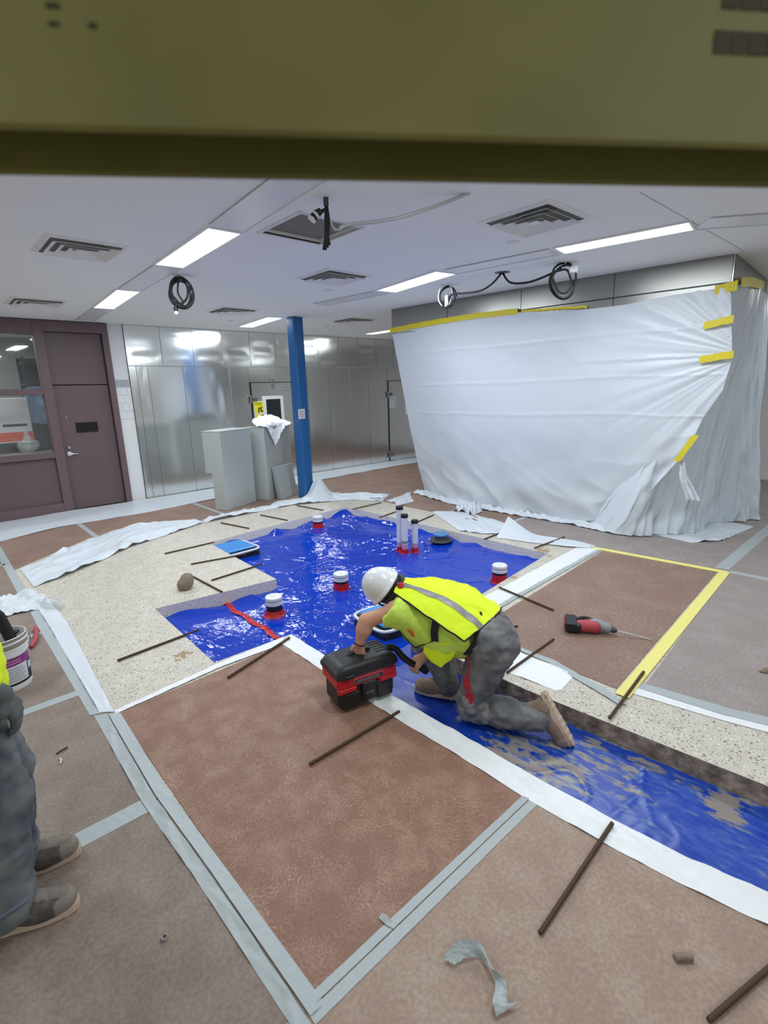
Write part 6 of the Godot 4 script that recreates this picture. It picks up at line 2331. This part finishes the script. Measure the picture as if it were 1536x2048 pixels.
func helmet(parent, xf):
	var rows = []
	for i in 13:
		var t = i / 12.0
		var row = []
		for k in 36:
			var a = -TAU * k / 36
			var ph = t * PI * 0.5
			var r = cos(ph)
			var ridge = 1.0 + 0.018 * exp(-pow(sin(a * 1.0) / 0.25, 2.0)) * sin(ph * 2.0)
			row.append(Vector3(0.113 * r * cos(a), 0.012 + 0.132 * sin(ph), 0.134 * r * sin(a)) * Vector3(1, ridge, 1))
		rows.append(row)
	var mb = MB.new()
	mb.xf = xf
	mb.grid(rows, false, true)
	# lower rim: longer at the front as a short peak
	var rim = []
	for i in 4:
		var row = []
		for k in 36:
			var a = -TAU * k / 36
			var front = max(0.0, sin(a))
			var g = [0.0, 0.006, 0.012, 0.0][i]
			var y = [0.012, -0.004, -0.016, -0.016][i]
			row.append(Vector3((0.113 + g) * cos(a), y - 0.012 * front * i / 3.0, (0.134 + g + 0.045 * pow(front, 3) * min(i, 2) / 2.0) * sin(a)))
		rim.append(row)
	rim.reverse()
	mb.grid(rim, false, true)
	var sh = part("helmet_shell", mb, mats["helmet_white"], parent)
	# dark liner and the nape ratchet behind
	mb = MB.new()
	mb.xf = xf
	mb.lathe([Vector2(0.104, -0.03), Vector2(0.108, -0.012), Vector2(0.106, 0.02)], 30)
	part("helmet_liner", mb, mats["black_plastic"], sh)
	var cr = []
	for k in 13:
		var a = lerpf(PI * 1.14, PI * 1.86, k / 12.0)
		cr.append(Vector3(0.112 * cos(a), -0.05 - 0.014 * sin(PI * k / 12.0), 0.128 * sin(a)))
	mb = MB.new()
	mb.xf = xf
	mb.tube(cr, 0.017, 8)
	var na = part("nape_band", mb, mats["black_plastic"], sh)
	var pad = []
	for i in 6:
		var row = []
		for k in 17:
			var a = lerpf(PI * 1.05, PI * 1.95, k / 16.0)
			var t = i / 5.0
			row.append(Vector3((0.117 - 0.016 * t) * cos(a), 0.0 - 0.085 * t * (0.45 + 0.55 * sin(PI * k / 16.0)), (0.137 - 0.02 * t) * sin(a)))
		pad.append(row)
	mb = MB.new()
	mb.xf = xf
	mb.sheet(pad, 0.008, (pad[0][1] - pad[0][0]).cross(pad[1][0] - pad[0][0]).z > 0)
	part("nape_pad", mb, mats["black_plastic"], na)
	mb = MB.new()
	mb.xf = xf * Transform3D(Basis(Vector3.RIGHT, -PI / 2), Vector3(0, -0.06, -0.14))
	mb.lathe([Vector2(0.019, 0.0), Vector2(0.019, 0.012), Vector2(0.014, 0.016), Vector2(0.0, 0.016)], 18)
	part("ratchet_knob", mb, mats["red_plastic"], na)
	for s in [-1, 1]:
		mb = MB.new()
		mb.xf = xf
		mb.tube(spline([Vector3(s * 0.105, -0.01, 0.02), Vector3(s * 0.1, -0.06, 0.015), Vector3(s * 0.06, -0.125, 0.03)], 5), 0.006, 6)
		part("chin_strap", mb, mats["black_rubber"], sh)


# a work boot: heel at the origin of xf, +z to the toe, +y up the shaft
func boot(parent, xf, leather, toe, sole_mat, tall):
	var w = func(p): return xf * p
	var bones = [
		[w.call(Vector3(0, 0.055, 0.03)), w.call(Vector3(0, 0.05, 0.17)), 0.042, 0.043],
		[w.call(Vector3(-0.01, 0.05, 0.15)), w.call(Vector3(0.0, 0.05, 0.235)), 0.042, 0.041],
		[w.call(Vector3(0.012, 0.046, 0.16)), w.call(Vector3(0.008, 0.046, 0.215)), 0.038, 0.038],
		[w.call(Vector3(0, 0.06, 0.035)), w.call(Vector3(0, tall, 0.03)), 0.045, 0.052],
		[w.call(Vector3(0, 0.09, 0.06)), w.call(Vector3(0, 0.07, 0.14)), 0.038, 0.036]]
	var inv = xf.affine_inverse()
	var up = sdf(bones, 0.008, 0.035, func(p): return 0.02 - (inv * p).y, 0.002, 900.0, func(p, nn):
		var q = inv * p
		var c = leather
		if q.z > 0.215 and q.y < 0.085:
			c = leather.lerp(toe, 0.75)
		elif q.y > 0.055 and q.z > 0.11 and absf(q.x) < 0.028:
			c = leather.lerp(toe, 0.45)
		return c.lerp(toe, 0.35 * clampf(noise_a.get_noise_3d(p.x * 1500, p.y * 1500, p.z * 1500) + 0.1, 0, 1)))
	var b = part("boot", up, mats["boot_leather"], parent)
	var outline = []
	for k in 28:
		var a = TAU * k / 28
		var z = 0.118 + 0.165 * sin(a)
		var wd = lerpf(0.04, 0.051, smoothstep(0.05, 0.2, z)) * (1.0 if z < 0.22 else 0.97)
		outline.append(Vector2(wd * sign(cos(a)) * pow(absf(cos(a)), 0.6), z))
	var mb = MB.new()
	mb.xf = xf
	mb.prism(outline, 0.004, 0.034)
	var s = part("sole", mb, mats[sole_mat], b)
	for k in 8:
		if k == 3:
			continue
		mb = MB.new()
		mb.xf = xf
		mb.box(Vector3(0, 0.003, -0.025 + k * 0.038), Vector3(0.076, 0.008, 0.018), 0.003)
		part("tread_lug", mb, mats[sole_mat], s)
	for k in 4:
		mb = MB.new()
		mb.xf = xf
		var z = 0.165 - k * 0.028
		var y = 0.088 + k * 0.012
		mb.tube([Vector3(-0.03, y - 0.004, z), Vector3(0, y + 0.008, z + 0.008), Vector3(0.03, y - 0.004, z)], 0.0035, 6)
		part("lace", mb, mats["black_rubber"], b)


func shift(bones, by):
	for b in bones:
		b[0] -= by
		b[1] -= by
	return bones


func basis_from(x, y):
	x = x.normalized()
	var z = x.cross(y).normalized()
	return Basis(x, z.cross(x).normalized(), z)


func kneeling_worker():
	var root = Vector3(2.25, PIT_Y + 0.012, -1.75)
	var o = thing("person", "kneeling worker in white helmet and yellow vest over the trench", "person", root)
	var hipL = Vector3(2.275, 0.43, -1.60)
	var hipR = Vector3(2.41, 0.42, -1.76)
	var pelvis = (hipL + hipR) / 2
	var shL = Vector3(1.935, 0.60, -2.07)
	var shR = Vector3(2.215, 0.56, -2.26)
	var neck = Vector3(2.055, 0.61, -2.20)
	var kneeL = Vector3(2.225, -0.03, -1.715)
	var ankL = Vector3(2.375, 0.0, -1.34)
	var kneeR = Vector3(2.30, 0.2, -2.14)
	var ankR = Vector3(2.30, -0.02, -1.965)
	var elL = Vector3(1.816, 0.525, -2.214)
	var wrL = Vector3(1.768, 0.372, -2.238)
	var elR = Vector3(2.30, 0.28, -2.10)
	var wrR = Vector3(2.15, 0.215, -2.045)
	# head: crown points ahead along the back, face down
	var crown = Vector3(-0.572, 0.595, -0.565).normalized()
	var face = Vector3(0.179, -0.581, -0.794)
	face = (face - crown * face.dot(crown)).normalized()
	var hxf = Transform3D(Basis(crown.cross(face).normalized(), crown, face), Vector3(2.007, 0.667, -2.221) - root)
	var L = func(a): return a - root
	# skin: one surface with both hands and the head
	var skin = sdf(shift([[pelvis, (shL + shR) / 2, 0.10, 0.09], [hipL, kneeL, 0.09, 0.055], [kneeL, ankL, 0.055, 0.04], [hipR, kneeR, 0.09, 0.055], [kneeR, ankR, 0.055, 0.04], [shL, shR, 0.06, 0.06],
		[(shL + shR) / 2, neck, 0.09, 0.06], [shL, elL, 0.052, 0.043], [elL, elL.lerp(wrL, 0.35), 0.043, 0.044], [elL.lerp(wrL, 0.35), wrL, 0.044, 0.028], [shR, elR, 0.052, 0.043], [elR, wrR, 0.043, 0.027], [neck, neck + crown * 0.05, 0.06, 0.055]], root), 0.012, 0.03)
	var hl = Transform3D(basis_from(Vector3(0.02, -1.0, -0.05), Vector3(-0.75, 0.0, 0.62)), wrL - root)
	var hand = sdf(hand_bones(hl, 0.75), 0.0036, 0.008)
	skin.add(hand)
	var hr = Transform3D(basis_from(Vector3(-0.9, -0.35, -0.15), Vector3(-0.3, 0.9, 0.2)), wrR - root)
	skin.add(sdf(hand_bones(hr, 0.95), 0.0036, 0.008))
	skin.add(sdf(head_bones(hxf), 0.005, 0.02))
	var body = part("body", skin, mats["skin"], o)
	face_parts(hxf, body)
	var hair = sdf([[hxf * Vector3(0, 0.03, -0.04), hxf * Vector3(0, 0.03, 0.0), 0.084, 0.084], [hxf * Vector3(0, -0.04, -0.05), hxf * Vector3(0, 0.0, -0.04), 0.055, 0.07]], 0.008, 0.03, null, 0.003, 1500.0)
	part("hair", hair, mats["hair"], o)
	helmet(o, hxf * Transform3D(Basis(), Vector3(0, 0.035, 0.0)))
	# shirt, loose at the belly, short sleeves
	var bellyA = Vector3(2.27, 0.36, -1.83)
	var bellyB = Vector3(2.10, 0.43, -2.06)
	var shirt = sdf(shift([[Vector3(2.28, 0.425, -1.70), shL + Vector3(0.07, -0.05, 0.03), 0.12, 0.095], [Vector3(2.38, 0.42, -1.80), shR + Vector3(-0.02, -0.03, 0.03), 0.12, 0.1], [pelvis + Vector3(-0.04, 0.02, -0.06), neck + Vector3(0, -0.03, 0), 0.12, 0.07],
		[bellyA, bellyB, 0.11, 0.105], [Vector3(2.1, 0.4, -1.83), Vector3(2.02, 0.47, -2.02), 0.06, 0.07], [shL, shL.lerp(elL, 0.42), 0.088, 0.078], [shR, shR.lerp(elR, 0.5), 0.085, 0.075], [shL + Vector3(0, -0.02, 0), shR + Vector3(0, -0.02, 0), 0.075, 0.075]], root), 0.012, 0.05,
		func(p): return max((p + root - neck - crown * 0.035).dot(crown), max((p + root - shL.lerp(elL, 0.46)).dot((elL - shL).normalized()) if (p + root).distance_to(elL) < 0.2 and p.x + root.x < 1.95 else -1.0, -1.0)), 0.006, 650.0)
	part("shirt", shirt, mats["lime_shirt"], o)
	# trousers, with knee patches and a torn red lining
	var red = [L.call(Vector3(2.13, 0.33, -1.70)), L.call(Vector3(2.125, 0.22, -1.70)), L.call(Vector3(2.165, 0.09, -1.665))]
	var tr = sdf(shift([[hipL, hipR, 0.145, 0.145], [pelvis, pelvis + Vector3(-0.09, 0.07, -0.13), 0.13, 0.125], [hipL, kneeL + Vector3(0, 0.04, 0), 0.13, 0.092], [kneeL, kneeL.lerp(ankL, 0.5), 0.088, 0.085], [kneeL.lerp(ankL, 0.5), ankL, 0.085, 0.066],
		[hipR, kneeR, 0.125, 0.085], [kneeR, ankR, 0.085, 0.068]], root), 0.011, 0.035, func(p): return PIT_Y + 0.02 - root.y - p.y, 0.011, 480.0,
		func(p, nn):
			var c = Color(0.12, 0.122, 0.135)
			c = c.lerp(Color(0.25, 0.245, 0.24), clampf(0.25 + noise_a.get_noise_3d(p.x * 400, p.y * 400, p.z * 400) * 0.9, 0.0, 0.8))
			if p.distance_to(L.call(kneeL)) < 0.15:
				c = c.lerp(Color(0.42, 0.4, 0.37), clampf(0.3 + noise_b.get_noise_3d(p.x * 900, p.y * 900, p.z * 900), 0.0, 0.7))
			for k in 2:
				var q = Geometry3D.get_closest_point_to_segment(p, red[k], red[k + 1])
				if q.distance_to(p) < 0.032 + 0.02 * noise_a.get_noise_3d(p.x * 900, p.y * 900, p.z * 900):
					c = Color(0.5, 0.03, 0.045)
			return c)
	part("trousers", tr, mats["trousers_grey"], o)
	var bl = MB.new()
	var br = []
	var ax = (neck - pelvis).normalized()
	var side = (hipR - hipL).normalized()
	var nrm = ax.cross(side).normalized()
	for k in 24:
		var a = TAU * k / 24
		br.append(L.call(pelvis + Vector3(-0.07, 0.045, -0.1)) + side * cos(a) * 0.19 + nrm * sin(a) * 0.145)
	bl.tube(br, 0.018, 8, false, true)
	part("belt", bl, mats["black_rubber"], o)
	# boots: one toe down behind, one flat under the body
	var fwd = Vector3(0.03, -0.8, 0.6).normalized()
	var solen = Vector3(0.42, 0.545, 0.726)
	var upb = (-solen + fwd * solen.dot(fwd)).normalized()
	boot(o, Transform3D(Basis(upb.cross(fwd), upb, fwd), Vector3(2.435, 0.125, -1.315) - root), Color(0.22, 0.155, 0.11), Color(0.36, 0.28, 0.22), "boot_sole", 0.15)
	var f2 = Vector3(-0.42, 0, -0.9).normalized()
	boot(o, Transform3D(Basis(Vector3.UP.cross(f2), Vector3.UP, f2), Vector3(2.315, PIT_Y + 0.012, -1.93) - root), Color(0.22, 0.155, 0.11), Color(0.36, 0.28, 0.22), "boot_sole", 0.09)
	worker_vest(o, root)
	var wb = MB.new()
	wb.tube([L.call(wrR.lerp(elR, 0.12)), L.call(wrR.lerp(elR, 0.24))], 0.036, 14)
	part("wrist_band", wb, mats["black_rubber"], o)
	var w2 = MB.new()
	w2.tube([L.call(wrL.lerp(elL, 0.02)), L.call(wrL.lerp(elL, 0.06))], 0.034, 14)
	part("wrist_strap", w2, mats["black_rubber"], o)


# quadratic through three points
func q3(a, m, b, t):
	return a * (1 - t) * (1 - 2 * t) + m * 4 * t * (1 - t) + b * t * (2 * t - 1)


func worker_vest(o, root):
	var A = Vector3(1.955, 0.70, -2.115) - root
	var AB = Vector3(2.02, 0.585, -1.85) - root
	var B_ = Vector3(2.09, 0.49, -1.68) - root
	var BC = Vector3(2.28, 0.535, -1.645) - root
	var C = Vector3(2.46, 0.565, -1.69) - root
	var CD = Vector3(2.43, 0.665, -2.0) - root
	var D = Vector3(2.245, 0.66, -2.20) - root
	var AD = Vector3(2.08, 0.705, -2.17) - root
	var at = func(s, t):
		# s from shoulder to hem, t from the near side over the back to the far side
		var near = q3(A, AB, B_, s)
		var far_ = q3(D, CD, C, s)
		var top = q3(A, AD, D, t)
		var bot = q3(B_, BC, C, t)
		var p = near.lerp(far_, t) + top.lerp(bot, s) - A.lerp(D, t).lerp(B_.lerp(C, t), s)
		var bulge = sin(t * PI) * (0.035 + 0.03 * sin(s * PI))
		p += Vector3(0.0, 1.0, 0.25).normalized() * bulge + Vector3(-0.65, 0.235, 0.72) * 0.03
		p.y += 0.009 * noise_a.get_noise_2d(s * 160 + t * 60, t * 130) + 0.014 * (0.5 - 3.0 * absf(noise_b.get_noise_2d(s * 120 - t * 90, t * 90))) * t
		return p
	var rows = []
	for i in 41:
		var row = []
		for j in 33:
			row.append(at.call(i / 40.0, j / 32.0))
		rows.append(row)
	var mb = MB.new()
	mb.sheet(rows, 0.003, (rows[0][1] - rows[0][0]).cross(rows[1][0] - rows[0][0]).y < 0)
	var v = part("safety_vest", mb, mats["hi_vis"], o)
	var pip = func(pts, r):
		var t = MB.new()
		t.tube(pts, r, 6)
		part("black_piping", t, mats["black_rubber"], v)
	var e = []
	for i in 25:
		e.append(at.call(i / 24.0, 0.0))
	for i in range(1, 25):
		e.append(at.call(1.0, i / 24.0))
	pip.call(e, 0.0052)
	# grey reflective stripe from shoulder to hem
	var st = []
	for i in 31:
		var row = []
		for j in 5:
			row.append(at.call(i / 30.0, 0.235 + 0.017 * i / 30.0 + j * 0.022) + Vector3(-0.001, 0.0035, 0.001))
		st.append(row)
	mb = MB.new()
	mb.sheet(st, 0.001, (st[0][1] - st[0][0]).cross(st[1][0] - st[0][0]).y < 0)
	part("reflective_stripe", mb, mats["reflective_grey"], v)
	# front panel hanging under the chest, its edge piped, and the lower lobe
	var fa = [Vector3(1.915, 0.63, -2.12) - root, Vector3(1.905, 0.54, -2.06) - root, Vector3(1.925, 0.46, -2.01) - root, Vector3(1.985, 0.37, -1.965) - root]
	var fb = [Vector3(2.0, 0.60, -1.93) - root, Vector3(1.985, 0.55, -1.90) - root, Vector3(1.995, 0.50, -1.87) - root, Vector3(2.02, 0.45, -1.845) - root]
	fa = spline(fa, 5)
	fb = spline(fb, 5)
	var fr = []
	for i in 25:
		var row = []
		for j in 9:
			row.append(along(fa, i / 24.0).lerp(along(fb, i / 24.0), j / 8.0) + Vector3(-0.6, 0, 0.7) * (0.012 * sin(j / 8.0 * PI) + 0.006 * noise_a.get_noise_2d(i * 20.0, j * 30.0)))
		fr.append(row)
	pip.call(fa, 0.0045)
	pip.call([along(fa, 1.0), along(fa, 1.0).lerp(along(fb, 1.0), 0.5), along(fb, 1.0)], 0.0045)
	# side strap with buckle
	mb = MB.new()
	mb.sheet([[Vector3(2.008, 0.588, -1.845) - root, Vector3(2.034, 0.575, -1.805) - root], [Vector3(1.992, 0.52, -1.845) - root, Vector3(2.018, 0.515, -1.81) - root], [Vector3(2.005, 0.455, -1.85) - root, Vector3(2.03, 0.45, -1.815) - root]], 0.004)
	part("side_strap", mb, mats["black_rubber"], v)
	var la = spline([Vector3(2.035, 0.45, -1.86) - root, Vector3(2.01, 0.37, -1.92) - root, Vector3(2.03, 0.30, -1.88) - root, Vector3(2.06, 0.27, -1.845) - root], 6)
	var lb = spline([Vector3(2.1, 0.44, -1.76) - root, Vector3(2.115, 0.40, -1.755) - root, Vector3(2.105, 0.33, -1.775) - root, Vector3(2.075, 0.28, -1.82) - root], 6)
	var lr = []
	for i in 21:
		var row = []
		for j in 9:
			row.append(along(la, i / 20.0).lerp(along(lb, i / 20.0), j / 8.0) + Vector3(-0.6, 0, 0.7) * 0.025 * sin(j / 8.0 * PI))
		lr.append(row)
	mb = MB.new()
	mb.sheet(lr, 0.003)
	part("vest_flap", mb, mats["hi_vis"], v)
	# small chest emblem in orange
	mb = MB.new()
	mb.sheet([[Vector3(1.928, 0.515, -1.975) - root, Vector3(1.945, 0.5, -1.945) - root], [Vector3(1.945, 0.47, -1.955) - root, Vector3(1.955, 0.462, -1.935) - root]], 0.002)
	part("emblem", mb, mats["orange_paint"], v)


func standing_worker():
	var root = Vector3(-0.02, BOARD, -2.17)
	var o = thing("person", "standing worker in faded jeans and lime shirt at the picture's edge", "person", root)
	var hip = Vector3(-0.075, 0.93, 0.0)
	var hl = hip + Vector3(0.0, 0, -0.09)
	var hr = hip + Vector3(0.0, 0, 0.09)
	var kL = Vector3(0.03, 0.5, -0.10)
	var kR = Vector3(0.0, 0.5, 0.095)
	var aL = Vector3(-0.005, 0.09, -0.11)
	var aR = Vector3(-0.055, 0.09, 0.13)
	var ch = Vector3(-0.12, 1.3, 0.0)
	var sL = ch + Vector3(0.0, 0.12, -0.19)
	var sR = ch + Vector3(0.0, 0.12, 0.19)
	var eR = Vector3(-0.1, 1.1, 0.23)
	var wR = Vector3(0.06, 0.92, 0.14)
	var eL = Vector3(-0.15, 1.1, -0.25)
	var wL = Vector3(0.0, 0.92, -0.22)
	var neck = Vector3(-0.09, 1.5, 0)
	var hxf = Transform3D(Basis(Vector3.UP, PI / 2), Vector3(-0.05, 1.66, 0))
	var skin = sdf([[hip, ch, 0.1, 0.11], [hl, kL, 0.08, 0.05], [kL, aL, 0.05, 0.04], [hr, kR, 0.08, 0.05], [kR, aR, 0.05, 0.04], [sL, sR, 0.06, 0.06], [ch, neck, 0.09, 0.055], [sL, eL, 0.05, 0.042], [eL, wL, 0.042, 0.028], [sR, eR, 0.05, 0.042], [eR, wR, 0.042, 0.028], [neck, neck + Vector3(0.02, 0.1, 0), 0.055, 0.055]], 0.014, 0.03)
	skin.add(sdf(head_bones(hxf), 0.006, 0.02))
	var body = part("body", skin, mats["skin"], o)
	face_parts(hxf, body)
	helmet(o, hxf * Transform3D(Basis(), Vector3(0, 0.035, 0)))
	var shirt = sdf([[hip + Vector3(0.0, 0.02, -0.06), ch + Vector3(0, 0, -0.09), 0.135, 0.14], [hip + Vector3(0.0, 0.02, 0.06), ch + Vector3(0, 0, 0.09), 0.135, 0.14], [sL, sR, 0.085, 0.085], [ch, neck, 0.13, 0.07], [sL, eL, 0.08, 0.065], [sR, eR, 0.08, 0.065], [eR, eR.lerp(wR, 0.7), 0.065, 0.05], [eL, eL.lerp(wL, 0.7), 0.065, 0.05], [hip + Vector3(0.03, -0.08, 0.05), hip + Vector3(0.04, 0.1, 0.06), 0.125, 0.13]], 0.014, 0.04, func(p): return max(0.78 - p.y, p.y - 1.53), 0.008, 450.0)
	part("shirt", shirt, mats["hi_vis"], o)
	var tr = sdf([[hl, hr, 0.13, 0.13], [hl, kL, 0.115, 0.085], [kL, aL + Vector3(0, 0.02, 0), 0.083, 0.075], [hr, kR, 0.115, 0.088], [kR, aR + Vector3(0, 0.02, 0), 0.085, 0.078], [aR + Vector3(0, -0.01, 0), aR + Vector3(0.01, 0.06, 0), 0.083, 0.078], [aL + Vector3(0, -0.01, 0), aL + Vector3(0.01, 0.06, 0), 0.08, 0.076]], 0.011, 0.025, func(p): return 0.06 - p.y, 0.009, 420.0,
		func(p, nn):
			var c = Color(0.045, 0.062, 0.092)
			var n = noise_a.get_noise_3d(p.x * 260, p.y * 90, p.z * 260)
			c = c.lerp(Color(0.17, 0.19, 0.205), clampf(0.35 + n * 0.9, 0.0, 0.85))
			return c.lerp(Color(0.24, 0.225, 0.195), clampf(noise_b.get_noise_3d(p.x * 500, p.y * 260, p.z * 500) * 0.9, 0.0, 0.4)))
	part("jeans", tr, mats["jeans"], o)
	for q in [[aL, kL], [aR, kR]]:
		var cf = MB.new()
		var ring = []
		for k in 20:
			ring.append(q[0] + Vector3(0.086 * cos(TAU * k / 20), 0.055 + 0.006 * sin(k * 1.7), 0.086 * sin(TAU * k / 20)))
		cf.tube(ring, 0.008, 6, false, true)
		part("turn_up", cf, mats["jeans_cuff"], o)
	var fd = Vector3(0.93, 0, 0.36).normalized()
	boot(o, Transform3D(Basis(Vector3.UP.cross(fd), Vector3.UP, fd), aR + Vector3(-0.06, -0.09, -0.025)), Color(0.075, 0.06, 0.05), Color(0.3, 0.255, 0.22), "boot_sole", 0.13)
	fd = Vector3(0.97, 0, 0.22).normalized()
	boot(o, Transform3D(Basis(Vector3.UP.cross(fd), Vector3.UP, fd), aL + Vector3(-0.06, -0.09, -0.01)), Color(0.075, 0.06, 0.05), Color(0.3, 0.255, 0.22), "boot_sole", 0.13)
	var g = Transform3D(basis_from(Vector3(0.35, -0.93, -0.1), Vector3(0.85, 0.3, 0.4)), wR)
	var gl = sdf(hand_bones(g, 0.35, 1.0, 0.003) + [[eR.lerp(wR, 0.8), wR, 0.04, 0.036]], 0.0045, 0.008)
	part("work_glove", gl, mats["glove_grey"], o)
	g = Transform3D(basis_from(Vector3(0.2, -0.95, 0.1), Vector3(0.6, 0.1, -0.8)), wL)
	gl = sdf(hand_bones(g, 0.4, 1.0, 0.003) + [[eL.lerp(wL, 0.8), wL, 0.04, 0.036]], 0.006, 0.008)
	part("work_glove", gl, mats["glove_grey"], o)


# ---------------------------------------------------------------- scene
const LAMP := 3.75


func _ready():
	# camera: ultra-wide phone held high, pitched down, turned towards the hood
	var cam = Camera3D.new()
	cam.name = "camera"
	cam.keep_aspect = Camera3D.KEEP_HEIGHT
	var at = CameraAttributesPhysical.new()
	at.frustum_focal_length = 12.0 * 1010.0 / 1024.0
	at.frustum_focus_distance = 3.6
	at.frustum_near = 0.05
	at.frustum_far = 60.0
	at.exposure_aperture = 2.6
	cam.attributes = at
	cam.position = Vector3(0, 1.9, 0)
	cam.basis = Basis(Vector3.UP, deg_to_rad(-41.9)) * Basis(Vector3.RIGHT, deg_to_rad(-13.6)) * Basis(Vector3.BACK, deg_to_rad(-1.7))
	add_child(cam)
	var we = WorldEnvironment.new()
	we.name = "world_environment"
	var env = Environment.new()
	env.background_mode = Environment.BG_COLOR
	env.background_color = Color(0.02, 0.02, 0.02)
	env.tonemap_mode = Environment.TONE_MAPPER_LINEAR
	env.tonemap_exposure = 1.0
	env.sdfgi_enabled = true
	env.ssao_enabled = true
	env.ssil_enabled = true
	we.environment = env
	add_child(we)

	for q in [[noise_a, 101], [noise_b, 202], [noise_c, 303]]:
		q[0].noise_type = FastNoiseLite.TYPE_SIMPLEX_SMOOTH
		q[0].frequency = 0.02
		q[0].fractal_octaves = 2
		q[0].seed = q[1]
	noise_w.noise_type = FastNoiseLite.TYPE_SIMPLEX_SMOOTH
	noise_w.frequency = 0.02
	noise_w.fractal_type = FastNoiseLite.FRACTAL_NONE
	noise_w.seed = 404
	make_materials()
	mat("hood_steel", [150, 149, 146], 0.34, 1.0)
	mat("cover_white", [240, 242, 244], 0.25)
	mat("vent_white", [236, 235, 230], 0.5)
	mat("mud_stain", [168, 144, 112], 0.9)
	mat("jeans_cuff", [96, 108, 124], 0.85)
	build_floor()
	build_shell()
	build_membranes()
	build_boards()
	build_ceiling()
	build_hood()
	build_column_and_cabinets()
	build_beam()
	kneeling_worker()
	standing_worker()
	build_sheets()
	build_tapes()
	build_stains()
	build_pit_fittings()
	build_tools()
	build_rebar()
